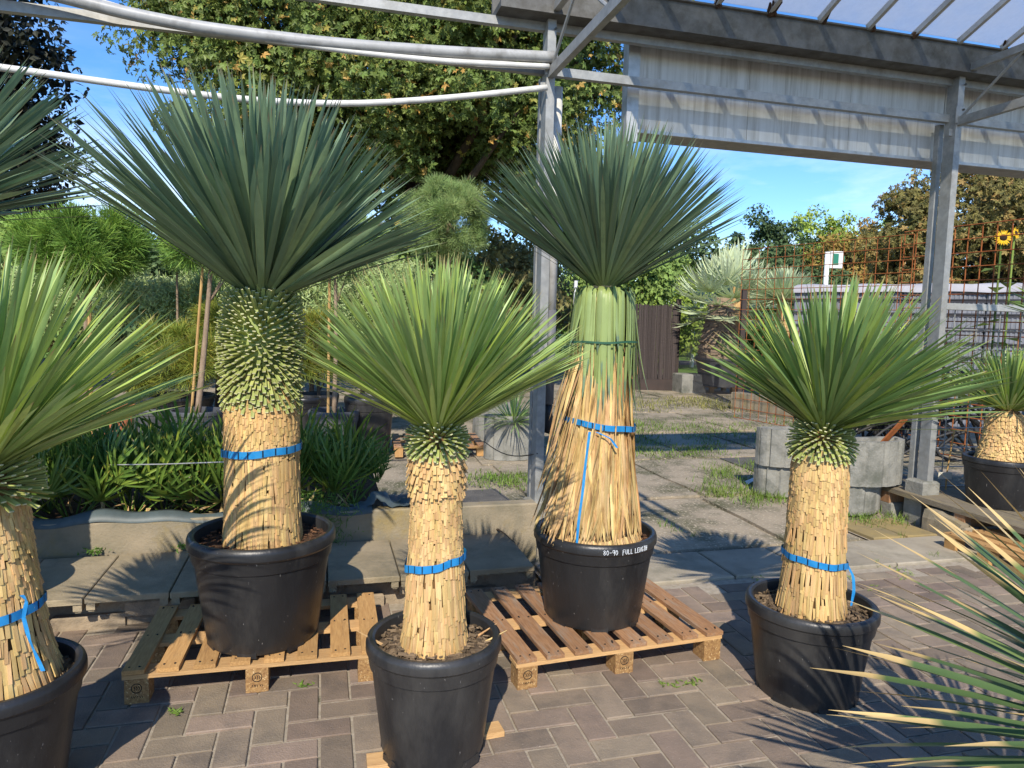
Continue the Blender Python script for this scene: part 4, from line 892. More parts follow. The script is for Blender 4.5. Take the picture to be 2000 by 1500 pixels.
# ================================================================== FAN PALMS IN THE BED
def frond(nl=10, spread=1.35, pet=.32, L_=.30, w_=.03, droop=.25):
    g = Geo(); g.tube([(0, 0, 0), (0, .02, pet * .5), (0, .05, pet)], [.006, .005, .004], 5)
    for k in range(nl):
        a = -spread + 2 * spread * (k + .5) / nl + rng.normal() * .05; l = L_ * (1 - .25 * abs(a) / spread) * (.85 + .3 * rng.random())
        bg_ = bladegeo(5, .35, 0, rng.normal() * .2); V = bg_.arrays()[0].copy(); V[:, 0] *= w_; V[:, 1] *= w_; t = V[:, 2].copy(); V[:, 2] *= l; V[:, 1] -= droop * l * t ** 2.2 * (.5 + rng.random())
        bg_.V = [V]; bg_.xf(roty(a), (0, .05, pet)); g.merge(bg_)
    return g
fm = [mesh_of('frond', frond(13, 1.4 + .3 * rng.random(), .26 + .18 * rng.random(), .27 + .09 * rng.random(), .016 + .006 * rng.random(), .15 + .45 * rng.random())) for _ in range(6)]
for me in fm: me.materials.append(MT['fanpalm'])
spots = [(u, v) for u in np.arange(-3.45, -1.75, .24) for v in (-.06, .26, .62)] + [(-1.72, .02), (-1.70, .45), (-1.45, .15), (-1.25, .1), (-1.12, .5), (-1.35, .55)]
for k, (u, v) in enumerate(spots):
    c = G(u + rng.normal() * .05, v + rng.normal() * .05, .26)
    fp = thing('fan_palm', c, ('dark green young fan palm in the front row, against the bed kerb', 'dark green young fan palm in the middle row of the planting bed', 'dark green young fan palm in the back row of the planting bed')[0 if v < .1 else 1 if v < .4 else 2] if u < -1.6 else 'bright fan palm with yellowing tips at the end of the planting bed', 'palm', 'young fan palms in the bed')
    for j in range(10):
        az = j * 2.4 + rng.normal() * .3; el = .15 + .75 * (j / 10) + rng.normal() * .1; s = (.72 + .35 * rng.random()) * (.82 if v > .4 else 1)
        link('frond', fm[int(rng.integers(6))], None, fp, m4(rotz(az) @ rotx(-el * 1.0) @ rotz(rng.normal() * .3) * s, (0, 0, .02 * rng.random())))
# dry curled leaves among them
A, T = [], []
for _ in range(90):
    p = G(rng.uniform(-3.0, -1.2), rng.uniform(-.2, .1), .29 + .12 * rng.random()); T.append(p); A.append(rotz(rng.random() * 6.28) @ rotx(rng.normal() * .8) @ np.diag([.025, .10, .06]))
tag(stuff(obj('dry_leaves', Geo().scatter(lw_, np.array(A), np.array(T)), MT['strawpale'])), 'dry brown leaves lying among the fan palms', 'leaves')

# ================================================================== NURSERY POTS BEHIND THE BED
def backpot(px, py, d, w_, h, label, m='plastic'):
    c = D(px, py, d); r = w_ / 2 / F * np.linalg.norm(c - CP); zb = c[2] - h
    root = thing('nursery_pot', (c[0], c[1], 0), label, 'pot', 'nursery pots behind the bed')
    hh = max(c[2], .25)
    obj('pot', potgeo(r, r * .78, hh, 40), MT[m], root, True, sharp=35); obj('soil', Geo().lathe([(r - .03, hh - .06), (.001, hh - .04)], 24), MT['soildry'], root); return root, c, hh
BP = []
for px, py, d, w_, lb, m in ((385, 800, 7.6, 92, 'dusty grey nursery pot with a reddish staked stem', 'plasticold'), (652, 800, 7.3, 95, 'dusty grey nursery pot with a bamboo staked stem', 'plasticold'), (722, 773, 7.6, 96, 'wide black nursery pot right of the bamboo stake', 'plastic'), (298, 795, 8.4, 70, 'grey pot beside the terracotta pot', 'plasticold'), (620, 768, 8.6, 80, 'black pot under the yellowish bush', 'plastic'), (595, 775, 8.0, 55, 'small black pot hidden behind the stub-collar trunk', 'plastic'), (350, 770, 8.8, 120, 'low black tub behind the reddish stem', 'plastic')):
    BP.append(backpot(px, py, d, w_, .45, lb, m))
rt, c, hh = backpot(232, 792, 8.3, 62, .4, 'terracotta pot showing below the yellow-green leaves', 'terra')
def stem(px0, py0, px1, py1, d, r, label, m, cat, name):
    a, b_ = D(px0, py0, d), D(px1, py1, d); q = [a + (b_ - a) * t + np.array([.01 * math.sin(t * 7), 0, 0]) for t in np.linspace(0, 1, 12)]
    return q
def clumpy(center, radii, ncl, nl, proto, size, m, seed, flat=.5, csz=.32, shell=.55, updown=.4, outw=.6, trim=None, face=.55):
    r = np.random.default_rng(seed); dirs = r.normal(size=(ncl, 3)); dirs /= np.linalg.norm(dirs, axis=1)[:, None]
    rad = (shell + (1 - shell) * r.random(ncl)) * (.82 + .36 * r.random(ncl)); cc = dirs * rad[:, None] * np.array(radii); cs = csz * min(radii) * (.6 + .8 * r.random(ncl))
    per = nl // ncl; k = np.repeat(np.arange(ncl), per); off = r.normal(size=(len(k), 3)); ol = np.linalg.norm(off, axis=1)[:, None]; off = off / ol * np.minimum(ol, 1.9) * np.array([1, 1, .75])
    pos = cc[k] + off * cs[k][:, None] * .62
    nrm = off * outw + dirs[k] * .5 + np.array([0, -.8 * face, updown + .4 * face]) + r.normal(size=(len(k), 3)) * .55
    z = r.normal(size=(len(k), 3)) + np.array([0, 0, -.5]) if proto is not nd else off * .8 + dirs[k] + np.array([0, -.2, .5]) + r.normal(size=(len(k), 3)) * .4; A = frames(z, nrm) * (size * (.6 + .8 * r.random(len(k))))[:, None, None]
    pos = pos + np.asarray(center)
    if trim is not None: s = trim(pos); pos, A = pos[s], A[s]
    return Geo().scatter(proto, A, pos), cc + np.asarray(center)
lobe = []
mg = Geo(); V = [(0, 0, 0)]; Fc = []
for k, (a, l) in enumerate(((-2.0, .55), (-.95, .85), (0, 1.0), (.95, .85), (2.0, .55))):
    o = len(V); V += [(.30 * math.sin(a - .42) * l * 1.3, .05, .30 * math.cos(a - .42) * l * 1.3 + .0), (math.sin(a) * l * .62, -.06, math.cos(a) * l * .62 + .0), (.30 * math.sin(a + .42) * l * 1.3, .05, .30 * math.cos(a + .42) * l * 1.3)]; Fc.append((0, o, o + 1, o + 2))
mg.add(V, Fc)
sg = Geo().add([(0, 0, 0), (.28, .06, .45), (0, 0, 1), (-.28, .06, .45)], [(0, 1, 2, 3)])           # simple oval leaf
ng = Geo().add([(0, 0, 0), (.10, 0, .5), (0, 0, 1), (-.10, 0, .5)], [(0, 1, 2, 3)])                 # narrow leaf
nd = Geo()                                                                                     # needle tuft
for k in range(9):
    a = k * 2.4; e = .25 + .75 * (k / 9); nd.add([(-.02, 0, 0), (.02, 0, 0), (math.cos(a) * math.sin(e) + .012, math.sin(a) * math.sin(e), math.cos(e)), (math.cos(a) * math.sin(e) - .012, math.sin(a) * math.sin(e), math.cos(e))], [(0, 1, 2, 3)])
def tree(name, base, center, radii, ncl, nl, proto, size, m, label, seed, cat='tree', group=None, tr=.15, bark='bark', limbs=10, trim=None, **kw):
    root = thing(name, (base[0], base[1], 0), label, cat, group); off = np.array([base[0], base[1], 0.0]); base = np.array([base[0], base[1], base[2] if len(base) > 2 else 0.0])
    g, cc = clumpy(np.asarray(center) - off, radii, ncl, nl, proto, size, m, seed, trim=(lambda p: trim(p + off)) if trim else None, **kw); obj('crown', g, m, root)
    c = np.asarray(center) - off; g = Geo(); top = c + np.array([0, 0, radii[2] * .55]); r = np.random.default_rng(seed + 1); mid = (c - np.array([0, 0, radii[2] * .75]))
    b0 = np.array([0, 0, base[2] - .02]); q = np.array([b0, b0 * .5 + mid * .5 + r.normal(size=3) * tr * np.array([.6, .6, 0]), mid, c, top])
    t = np.linspace(0, 4, 17); s = np.stack([np.interp(t, range(5), q[:, k]) for k in range(3)], 1)
    for _ in range(2): s[1:-1] = (s[:-2] + 2 * s[1:-1] + s[2:]) / 4
    g.tube(s, np.linspace(tr, tr * .18, 17), 9); obj('trunk', g, MT[bark], root, True)
    g = Geo()
    for k in r.choice(len(cc), min(limbs, len(cc)), replace=False):
        i = int(r.integers(6, 14)); e = cc[k]; p = s[i]; md = (p + e) / 2 + np.array([0, 0, -.08 * np.linalg.norm(e - p)]); g.tube([p, md, e], [tr * .4, tr * .22, tr * .06], 6)
    obj('limbs', g, MT[bark], root, True); return root
def potted_stem(bp, px, pytop, d, r, m, stake, label, cen, radii, mm, seed, name='standard_pine'):
    root, c, hh = bp; base = (c[0], c[1], hh - .08); ce = D(*cen, d)
    t = tree(name, base, ce, radii, 26, 900, nd, .16, MT[mm], label, seed, 'tree', None, r, 'barkpale', 8)
    if stake:
        g = Geo().tube([(-.05, -.04, hh - .1), (-.045 + (ce[0] - c[0]) * .9, -.04, ce[2] - radii[2] * .5)], .014, 7); obj('stake', g, MT['bamboo'], t)
potted_stem(BP[0], 395, 550, 7.6, .035, 'pineyellow', True, 'clipped pine standard on a reddish staked stem behind the stub-collar yucca', (412, 470), (.45, .45, .32), 'pine', 11)
potted_stem(BP[1], 648, 555, 7.3, .026, 'bark', True, 'dark staked standard tree behind the short yucca', (655, 480), (.42, .4, .28), 'pinedull', 12)
# low yellowish pines in the back pots
for i, (px, py, d, rx, rz_, sd) in enumerate(((375, 690, 8.5, .48, .32, 21), (300, 720, 9.0, .4, .3, 22), (620, 690, 8.5, .33, .36, 23), (445, 640, 9.2, .3, .3, 24))):
    c = D(px, py, d); tree('dwarf_pine', (c[0], c[1]), c, (rx, rx, rz_), 24, 1500, nd, .13, MT['pineyellow'], ('bushy yellow-green dwarf pine behind the reddish stem', 'bushy dwarf pine above the terracotta pot', 'yellow-orange dwarf pine right of the stub-collar trunk', 'bright dwarf pine tucked behind the stub collar')[i], sd, 'pine', 'dwarf pines behind the bed', .03, limbs=4)
c = D(165, 485, 8.2); t = tree('cloud_pine', (c[0] - .08, c[1]), c, (.60, .55, .33), 60, 4200, nd, .15, MT['pine'], 'flat-topped pine standard with two bare stems above the olive hedge', 31, 'pine', None, .035, 'barkpale', 10)
g = Geo().tube([(.10, .0, 0), (.12, 0, c[2] - .15)], .022, 7); obj('stem', g, MT['bamboo'], t)
c = D(875, 432, 9.2); tree('cloud_pine', (c[0] - .1, c[1]), c, (.50, .5, .42), 90, 8000, nd, .075, MT['pinedull'], 'rounded dull green pine between the two tall yuccas', 32, 'pine', None, .045, 'barkpale', 12, csz=.24, shell=.7)
c = D(345, 492, 8.9); tree('cloud_pine', (c[0], c[1]), c, (.22, .25, .14), 12, 500, nd, .15, MT['pine'], 'small bright pine tip below the tall stub-collar crown', 33, 'pine', None, .02, 'barkpale', 4)
# olive hedge
for k, (px, py, d, rx, rz_) in enumerate(((30, 585, 9.6, .75, .50), (170, 580, 9.9, .8, .48), (300, 580, 9.6, .75, .46), (420, 585, 9.9, .6, .5), (610, 585, 9.6, .6, .55), (710, 575, 9.8, .65, .62), (500, 600, 10.2, .7, .5), (790, 575, 10.5, .5, .5))):
    c = D(px, py, d); tree('olive_tree', (c[0], c[1]), c, (rx, .6, rz_), 60, 9000, ng, .075, MT['olive'], 'silvery olive bush in the dense row behind the potted pines', 40 + k, 'olive', 'olive bushes in a row', .04, 'bark', 8, csz=.36, shell=.35)

# ================================================================== TREES
tree('maple_tree', (-1.0, 13.6), (-2.0, 13.6, 7.2), (4.25, 3.2, 3.9), 380, 115000, mg, .15, MT['maple'], 'huge green maple with orange-tinged leaves filling the sky behind the yuccas', 51, tr=.32, limbs=50, csz=.19, shell=.66, updown=.5, face=.8)
tree('dark_tree', (-11.6, 14.5), (-11.6, 14.3, 6.6), (2.3, 2.4, 4.0), 120, 30000, sg, .17, MT['darkleaf'], 'very dark tree at the left edge behind the yucca crown', 52, tr=.22, limbs=20, csz=.24)
tree('russet_tree', (-12.6, 17.5), (-12.2, 17.2, 2.6), (1.9, 1.6, 1.9), 60, 9000, sg, .16, MT['brownleaf'], 'russet brown tree low behind the cloud pine', 53, tr=.14, limbs=10)
FT = [(250, 20, 2.6, 2.4, 395, 'fargreen', 'dark green tree beyond the olive row, left of the maple'), (985, 22, 2.4, 2.2, 430, 'farolive', 'olive-brown tree in the gap between the two tall yuccas'), (1275, 24, 2.2, 2.0, 478, 'faryellow', 'yellow-green shrubby tree just right of the skirted yucca'), (1390, 32, 3.6, 3.0, 432, 'fargreen', 'mid green tree behind the silver palms'), (1505, 36, 2.3, 3.4, 392, 'fargreen', 'dark pointed tree rising behind the dome palm'),
      (1625, 40, 2.4, 3.2, 398, 'faryellow', 'yellow-green treetop beside the dark pointed tree'), (1668, 34, 2.6, 2.6, 432, 'farorange', 'orange autumn tree behind the white pole'), (1735, 44, 2.3, 3.0, 420, 'faryellow', 'small yellow-green tree left of the brown autumn tree'), (1560, 31, 2.2, 2.2, 480, 'fargreen', 'low green tree behind the rusty mesh'), (120, 26, 3.0, 2.4, 430, 'farolive', 'brownish tree far behind the cloud pine'), (480, 30, 4.0, 2.6, 470, 'farmid', 'green tree far behind the stub-collar crown'), (760, 28, 3.2, 2.4, 470, 'fargreen', 'dark tree far behind the short yucca'), (1150, 34, 4.0, 2.6, 470, 'farmid', 'green tree far behind the skirted yucca')]
for k, (px, d, rx, rz_, top, mm, lb) in enumerate(FT):
    tz = D(px, top, d)[2]; x = D(px, top, d)[0]; cz = max(tz - rz_ * 1.12, rz_ * .8)
    tree('background_tree', (x, d), (x, d, cz), (rx, rx * .9, (tz - cz) / 1.1), 110, 15000, sg, .19 if d > 25 else .15, MT[mm], lb, 60 + k, 'tree', 'trees beyond the yard', .2, limbs=8, csz=.2, updown=.6)
tree('autumn_tree', (11.3, 18), (11.5, 17.8, 3.7), (2.6, 2.2, 2.3), 130, 30000, mg, .16, MT['hazeltree'], 'brown-tinged autumn tree at the right behind the steel post', 81, tr=.2, limbs=18, csz=.22)
for k in range(16):
    x = -52 + k * 7.5; tree('hedgerow_tree', (x, 58 + 4 * (k % 3)), (x, 58 + 4 * (k % 3), 3.2 + (k % 4) * .4), (5.0, 3, 3.4), 30, 2200, sg, .7, MT['fargreen' if k % 2 else 'farmid'], 'tree of the distant hedgerow closing the horizon', 90 + k, 'tree', 'distant hedgerow', .3, limbs=3, csz=.3)
# clipped evergreen shrubs that close the view between the hedge and the yard
for k, (px, py, d, rx, rz_, mm) in enumerate(((250, 560, 13, 1.5, .7, 'fargreen'), (560, 560, 13, 1.6, .8, 'fargreen'), (830, 560, 13.5, 1.4, .75, 'farmid'), (985, 580, 15, 1.1, .7, 'farolive'), (1255, 560, 19, 1.0, .7, 'farmid'), (40, 560, 13, 1.3, .8, 'farmid'))):
    c = D(px, py, d); tree('evergreen_shrub', (c[0], c[1]), c, (rx, 1.0, rz_ + .5), 40, 5000, sg, .13, MT[mm], ('dense shrub behind the olive row below the cloud pine', 'dense shrub behind the olive row at the stub collar', 'dense shrub below the rounded dull pine', 'olive-brown shrub in the gap left of the steel post', 'green shrub above the brown screen', 'dense shrub behind the olive row at the left edge')[k], 120 + k, 'shrub', None, .06, limbs=4)

# ================================================================== FENCES AND THINGS AT THE BACK
def fence_post(px, pyt, pyb, w_, label):
    a = P(px, pyb, 0); zt = D(px, pyt, a[1])[2]; r = thing('fence_post', a, label, 'post')
    obj('shaft', Geo().box((0, 0, zt / 2), (w_, w_, zt), cham=.004), MT['fencepost'], r); obj('cap', Geo().box((0, 0, zt + .006), (w_ + .012, w_ + .012, .016)), MT['black'], r); return a, zt
a1_, z1_ = fence_post(1318, 585, 760, .10, 'brown steel fence post beside the reed screen'); a2_, z2_ = fence_post(1442, 566, 792, .085, 'dark steel fence post in front of the silver palm')
def mesh_panel(A_, B_, z0, z1, du, dz, r, m, name, label, cat='fence', seg=5):
    A_ = np.asarray(A_, float); B_ = np.asarray(B_, float); n = max(1, int(np.linalg.norm(B_ - A_) / du)); root = thing(name, (A_[0], A_[1], 0), label, cat); off = np.array([A_[0], A_[1], 0]); g = Geo()
    for k in range(n + 1):
        p = A_ + (B_ - A_) * k / n; g.tube([np.array([p[0], p[1], z0]) - off, np.array([p[0], p[1], z1]) - off], r, seg, False)
    obj('upright_wires', g, MT[m], root); g = Geo()
    nz_ = int((z1 - z0) / dz); dv = np.array([(B_ - A_)[1], -(B_ - A_)[0]]); dv = dv / np.linalg.norm(dv) * r * 1.8
    for k in range(nz_ + 1):
        z = z0 + (z1 - z0) * (k + .02) / (nz_ + .04); g.tube([np.array([A_[0] + dv[0], A_[1] + dv[1], z]) - off, np.array([B_[0] + dv[0], B_[1] + dv[1], z]) - off], r, seg, False)
    obj('cross_wires', g, MT[m], root); return root
mesh_panel((1.3, 17.0), a1_[:2], .05, 1.75, .055, .2, .004, 'wire', 'wire_fence', 'thin dark wire fence left of the brown fence post', seg=4)
mesh_panel(a1_[:2] + (.08, 0), a2_[:2] - (.06, 0), .05, 1.80, .055, .2, .004, 'wire', 'wire_fence', 'thin dark wire fence between the two fence posts', seg=4)
mesh_panel((3.45, 10.9), (4.75, 8.6), .06, 2.62, .15, .15, .005, 'rust', 'rusty_mesh', 'rusty reinforcing mesh standing behind the lone yucca')
mesh_panel((4.72, 8.75), (5.55, 6.9), .06, 2.66, .15, .15, .0065, 'rust', 'rusty_mesh', 'rusty reinforcing mesh running right of the steel post')
mp_ = mesh_panel(G(3.28, .16)[:2], G(6.2, .10)[:2], .22, 1.66, .22, .16, .005, 'galv', 'mesh_panel', 'galvanised wire mesh panel between the steel posts at the right')
obj('top_rail', Geo().bar(G(3.26, .13, 1.68) - np.array(mp_.location), G(6.2, .07, 1.68) - np.array(mp_.location), .03, .05), MT['alu'], mp_)
# reed screen
scr = thing('reed_screen', D(1265, 740, 15.6) * (1, 1, 0), 'dark brown reed screen behind the skirted yucca', 'screen')
for k in range(34):
    x = -.62 + k * .037; hh = 1.72 + .05 * rng.random(); obj('reed', Geo().box((0, 0, 0), (.034, .03, hh)), MT['screen'], scr, M=m4(roty(rng.normal() * .004), (x, rng.normal() * .006, .12 + hh / 2)))
for zz in (.5, 1.5): obj('rail', Geo().box((0, .03, zz), (1.3, .03, .05)), MT['screen'], scr)
obj('kerb_board', Geo().box((0, -.05, .09), (1.3, .08, .30)), MT['fencepost'], scr)
o = obj('stone_block', Geo().box((0, 0, 0), (.55, .5, .42), cham=.02), MT['conc'], M=m4(rotz(.2), P(1350, 768, 0) + (0, .25, .19))); tag(o, 'pale concrete block at the foot of the brown fence post', 'block')
o = obj('low_wall', Geo().box((0, 0, 0), (2.6, .2, .36), cham=.01), MT['kerb'], M=m4(rotz(-.55), np.array([2.9, 16.1, .15]))); tag(o, 'low mossy wall at the foot of the reed screen', 'wall')
o = obj('low_wall', Geo().box((0, 0, 0), (1.7, .18, .34), cham=.01), MT['kerb'], M=m4(rotz(-1.05), np.array([4.35, 11.7, .14]))); tag(o, 'low dark wall running behind the rusty mesh', 'wall')
# silver palm in a big pot
q = P(1395, 772, 0); c = (q[0] + .22, q[1] + .5, .16); sp1 = thing('silver_palm', c, 'big silver-blue palm with thick diamond-patterned trunk, in grey tub on pale pallet', 'palm')
obj('tub', Geo().lathe([(.40, 0), (.45, .3), (.50, .55), (.53, .56), (.53, .60), (.47, .60), (.45, .5)], 36), MT['plasticold'], sp1, True, sharp=35); obj('soil', Geo().lathe([(.47, .54), (.001, .56)], 24), MT['soil'], sp1)
pf = [(.40, .5), (.42, .75), (.34, 1.15), (.25, 1.5), (.2, 1.9)]; trunkcore(sp1, pf, MT['barkpale']); scales(sp1, 'leaf_base', pf, [(z, .13, .16, .03, .25) for z in np.arange(.7, 1.9, .11)], MT['barkpale'], 40)
obj('new_trunk', Geo().tube([(.22, -.1, 1.0), (.30, -.12, 1.5), (.34, -.1, 2.2)], [.14, .17, .15], 14), MT['straw'], sp1, True)
fb = [mesh_of('frond', frond(18, 1.6, .60, .72, .055, .2)) for _ in range(3)]
for me in fb: me.materials.append(MT['palmblue'])
for j in range(34):
    az = j * 2.4; el = 2.1 * (j / 34) ** .8 + .05; link('frond', fb[j % 3], None, sp1, m4(rotz(az) @ rotx(-el) * (.85 + .2 * rng.random()), (.1, 0, 1.75)))
q = P(1545, 800, 0); dp = thing('dome_palm', (q[0] + .35, q[1] + 1.6, 0), 'silver-blue dome-headed yucca tree on a pale trunk behind the rusty mesh', 'yucca')
pf = [(.20, .1), (.16, .6), (.13, 1.2), (.12, 1.98)]; obj('tub', potgeo(.42, .33, .5, 32), MT['plastic'], dp, True, sharp=35); trunkcore(dp, pf, MT['straw']); scales(dp, 'leaf_base', pf, [(z, .07, .03, .006, .1) for z in np.arange(.5, 1.75, .06)], MT['straw'], 20)
fan(dp, (0, 0, 1.98), .70, .026, 700, R_(100), MT['palmblue'], (0, 0), .08, bend=.05, limit=40)
# white pole with sign box
q = D(1607, 640, 26) * (1, 1, 0); sg_ = thing('sign_pole', q, 'white pole carrying a white and green sign box', 'sign')
zt = D(1610, 492, 26)[2]; obj('pole', Geo().tube([(0, 0, 0), (0, 0, zt)], .085, 10), MT['white'], sg_, True)
obj('box', Geo().box((.29, 0, zt - .28), (.46, .30, .60), cham=.02), MT['white'], sg_); g = Geo(); g.box((.24, -.153, zt - .27), (.20, .01, .40)); g.box((.52, -.12, zt - .25), (.10, .02, .2)); obj('emblem', g, MT['signgreen'], sg_)
q = D(1352, 690, 24) * (1, 1, 0); o = obj('white_pole', Geo().tube([(0, 0, 0), (0, 0, 2.6)], .07, 8), MT['white'], M=m4(np.eye(3), q)); tag(o, 'thin white pole on the lawn beside the silver palm', 'pole')
q = D(1122, 640, 12) * (1, 1, 0); o = obj('white_pole', Geo().tube([(0, 0, 0), (0, 0, 2.15)], .03, 8), MT['white'], M=m4(np.eye(3), q)); tag(o, 'thin pale pole just right of the drain pipe', 'pole')
# stack of grey crates behind the mesh
ca, cb = np.array([4.9, 12.4]), np.array([7.6, 10.4]); cx = cb - ca; cl = np.linalg.norm(cx); cx /= cl; ang = math.atan2(cx[1], cx[0]); cw, chh, cdp = .55, .215, .40
def crate():
    g = Geo(); b_ = Geo(); W, Hh, Dd = cw - .012, chh - .01, cdp
    g.box((0, 0, .01), (W, Dd, .02)); 
    for s in (-1, 1):
        g.box((0, s * (Dd / 2 - .008), Hh / 2), (W - .03, .012, Hh - .02)); g.box((s * (W / 2 - .008), 0, Hh / 2), (.012, Dd - .03, Hh - .02))
        for k in range(9): g.box((-W / 2 + .03 + k * (W - .06) / 8, s * (Dd / 2 - .0), Hh / 2), (.022, .014, Hh - .025))
        b_.box((0, s * (Dd / 2 - .004), Hh - .012), (W, .03, .024)); b_.box((s * (W / 2 - .004), 0, Hh - .0125), (.028, Dd, .022))
        b_.box((0, s * (Dd / 2 - .002), .012), (W - .004, .02, .022))
    return g, b_
cg, ce_ = crate(); cm1 = mesh_of('body', cg); cm1.materials.append(MT['crate']); cm2 = mesh_of('rim', ce_); cm2.materials.append(MT['crateedge'])
nx = int(cl / cw)
for i in range(nx):
    for j in range(10):
        p = ca + cx * (i + .5) * cw; top = 9
        r = thing('crate', (p[0], p[1], j * chh), 'grey ribbed plastic crate, %s in the stacks behind the rusty mesh' % ('on the ground', 'second from the ground', 'third from the ground', 'fourth from the ground', 'fifth from the ground', 'fifth from the top', 'fourth from the top', 'third from the top', 'second from the top', 'topmost')[j], 'crate', 'stacked grey crates', rotz=ang + rng.normal() * .012)
        link('body', cm1, None, r); link('rim', cm2, None, r)
sht = Geo(); n = 14; V = []
for i in range(n):
    t = i / (n - 1); p = ca + cx * (t * nx * cw); nn_ = np.array([-cx[1], cx[0]])
    for dv, dz in ((-.26, -.11), (-.23, .0), (0, .03), (.25, .0)): V.append((p[0] + nn_[0] * dv, p[1] + nn_[1] * dv, 10 * chh + .02 + dz + .012 * math.sin(t * 23 + dv * 9)))
sht.add(V, [(a * 4 + k, (a + 1) * 4 + k, (a + 1) * 4 + k + 1, a * 4 + k + 1) for a in range(n - 1) for k in range(3)])
tag(obj('cover_sheet', sht, mat('pale grey tarpaulin', (.42, .41, .43), (.34, .33, .35), 4, .6), smooth=True), 'pale grey sheet covering the tops of the stacked crates', 'tarpaulin')
sh = thing('black_shed', (8.9, 10.6, 0), 'black shed wall at the right edge behind the mesh panel', 'shed', rotz=ang)
for k in range(9): obj('board', Geo().box((0, 0, 0), (.20, .05, 2.1)), MT['tank'], sh, M=m4(np.eye(3), (-.85 + k * .205, 0, 1.05)))
obj('roof', Geo().box((0, .5, 2.13), (2.0, 1.2, .06)), MT['tank'], sh)
sht = Geo(); V = []
for i in range(9):
    for k in range(4): V.append((-.14 + .09 * k + .03 * math.sin(i * 1.9), .02 * math.sin(i * 2 + k), .35 + i * .16))
sht.add(V, [(a * 4 + k, a * 4 + k + 1, (a + 1) * 4 + k + 1, (a + 1) * 4 + k) for a in range(8) for k in range(3)])
tag(obj('white_tarp', sht, MT['white'], M=m4(np.eye(3), np.array([7.75, 10.25, 0]))), 'torn white plastic sheet hanging beside the crate stacks', 'tarpaulin')
# heap of black hoses
hp = thing('hose_heap', P(1800, 930, 0) + (.1, 1.2, 0), 'tangled heap of black hoses piled behind the steel post', 'hoses')
r5 = np.random.default_rng(5)
for k in range(80):
    a = r5.uniform(-.5, .5) + (0 if k % 3 else 1.2); c0 = np.array([r5.uniform(-.15, 1.1), r5.uniform(-.35, .7), r5.uniform(.03, .75)]); l = r5.uniform(.4, .85); b_ = r5.normal() * .35; q = []
    for t in np.linspace(-1, 1, 11): q.append(c0 + np.array([math.cos(a) * t * l, math.sin(a) * t * l * .4, .28 * (1 - t * t) + b_ * t * .6]))
    q = np.array(q); q[:, 2] = np.maximum(q[:, 2], .02); obj('hose', Geo().tube(q, r5.uniform(.013, .021), 6), MT['hose'], hp, True)
g = Geo(); 
for k, (dx, h_) in enumerate(((-.75, 1.0), (-.9, .95))):
    q = P(1690, 880, 0); o = obj('grey_rod', Geo().tube([q + (-.05 + .1 * k, 1.0, .0), q + (.62 + .1 * k, 1.3, 1.02)], .012, 6), MT['pipedark']); tag(o, 'grey plastic rod leaning out of the hose heap above the wide planter', 'rod', 'leaning rods')
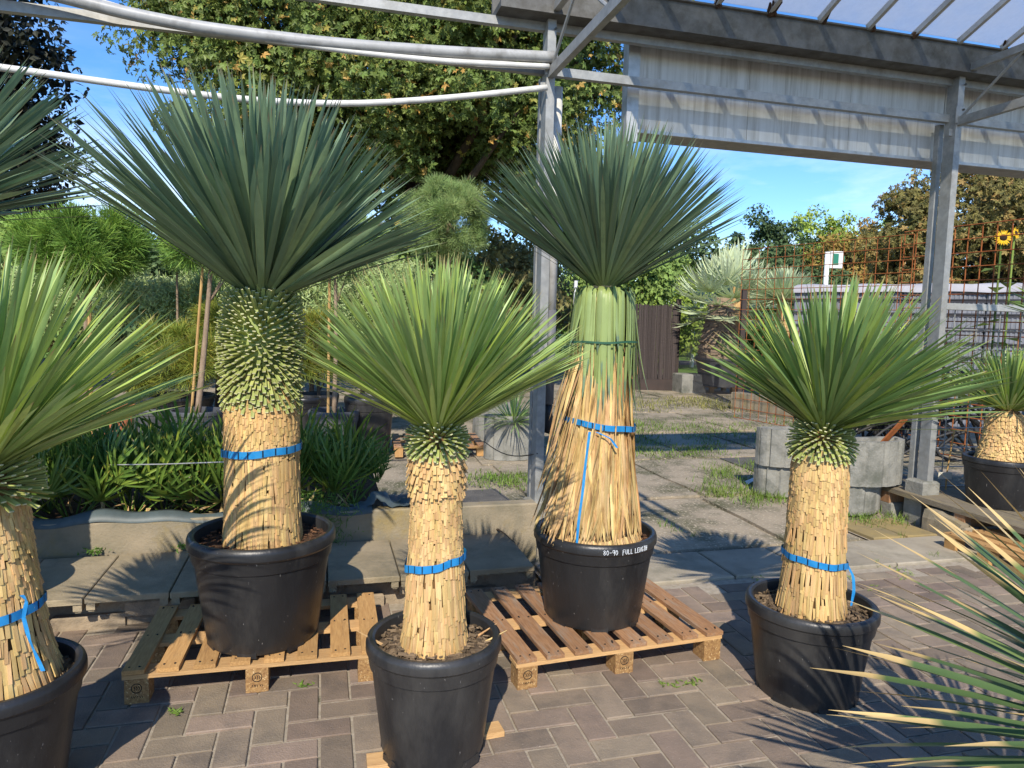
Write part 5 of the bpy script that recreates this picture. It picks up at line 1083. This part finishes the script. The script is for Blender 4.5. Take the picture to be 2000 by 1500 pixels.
# label stake, sticker, sunflower
q = P(1885, 975, .2) + (0, .25, 0); ls = thing('label_stake', (q[0], q[1], 0), 'small cream plant label hanging on a stick by the bench', 'label')
obj('stick', Geo().tube([(0, 0, 0), (0, 0, .36), (.03, 0, .70)], .006, 6), MT['bamboo'], ls); obj('card', Geo().box((-.02, -.01, .33), (.11, .004, .055)), MT['label'], ls)
obj('sticker', Geo().box((.10, -.232, .20), (.07, .004, .05), rotz(.42)), MT['white'], yb)
def sunflower(px, py, d, s, label, yaw):
    c = D(px, py, d); root = thing('sunflower', (c[0], c[1], 0), label, 'sunflower', 'sunflowers by the shed')
    obj('stem', Geo().tube([(0, .05, 0), (.02, .06, c[2] * .6), (0, .03, c[2])], .012, 7), MT['grass'], root, True)
    Rm = rotz(yaw) @ rotx(R_(-78)); g = Geo()
    for k in range(24):
        a = k * 2 * math.pi / 24 + rng.normal() * .05; g.add(np.array([(.045 * math.cos(a - .16), .045 * math.sin(a - .16), 0), (.045 * math.cos(a + .16), .045 * math.sin(a + .16), 0), (.085 * math.cos(a + .13), .085 * math.sin(a + .13), -.012 + .02 * rng.random()), (.125 * math.cos(a), .125 * math.sin(a), -.02 + .04 * rng.random()), (.085 * math.cos(a - .13), .085 * math.sin(a - .13), -.005)]) * s @ (rotz(yaw) @ rotx(R_(78))).T + (0, 0, c[2]), [(0, 1, 2, 4), (4, 2, 3)])
    obj('petals', g, MT['petal'], root); g = Geo().lathe([(.001, .018 * s), (.03 * s, .014 * s), (.05 * s, 0), (.05 * s, -.012 * s)], 18); g.xf(rotz(yaw) @ rotx(R_(78)), (0, 0, c[2])); obj('seed_disc', g, MT['seed'], root, True)
    g = Geo()
    for k in range(7):
        a = k * 2.4; z = c[2] * (.35 + .085 * k); l = Geo().add([(-.0, 0, 0), (.09, .10, .01), (0, .26, -.05), (-.09, .10, .01)], [(0, 1, 2, 3)]); l.xf(rotz(a), (0, .05, z)); g.merge(l)
    obj('foliage', g, MT['grass'], root)
sunflower(1960, 464, 8.6, .8, 'sunflower head facing the yard above the crates', -.35); sunflower(1985, 455, 8.9, .62, 'smaller sunflower half hidden by yucca leaves', .5)

# string across the bed, cable by the planter, dry stalk on the slabs
a, b_ = D(205, 908, 3.9), D(448, 902, 3.2); tag(obj('string', Geo().tube([a, (a + b_) / 2 + np.array([0, 0, -.004]), b_], .003, 5), MT['pipe']), 'thin grey string stretched across the fan palm bed to the yucca trunk', 'string')
p0 = G(-.02, -.06, .62); p1 = P(945, 862, .5); q = [p0 + (p1 - p0) * t + np.array([0, 0, -.06 * math.sin(t * math.pi)]) for t in np.linspace(0, 1, 9)]
tag(obj('cable', Geo().tube(q, .004, 5), MT['black']), 'thin black cable running left from the greenhouse post', 'cable')
a, b_ = P(960, 1028, .20), P(1008, 1062, .20); tag(obj('dry_stalk', Geo().tube([a, (a + b_) / 2 + np.array([0, 0, .012]), b_ + np.array([0, 0, .0])], [.012, .004, .002], 6), MT['bark']), 'dry brown flower stalk lying on the ledge slabs', 'stalk')
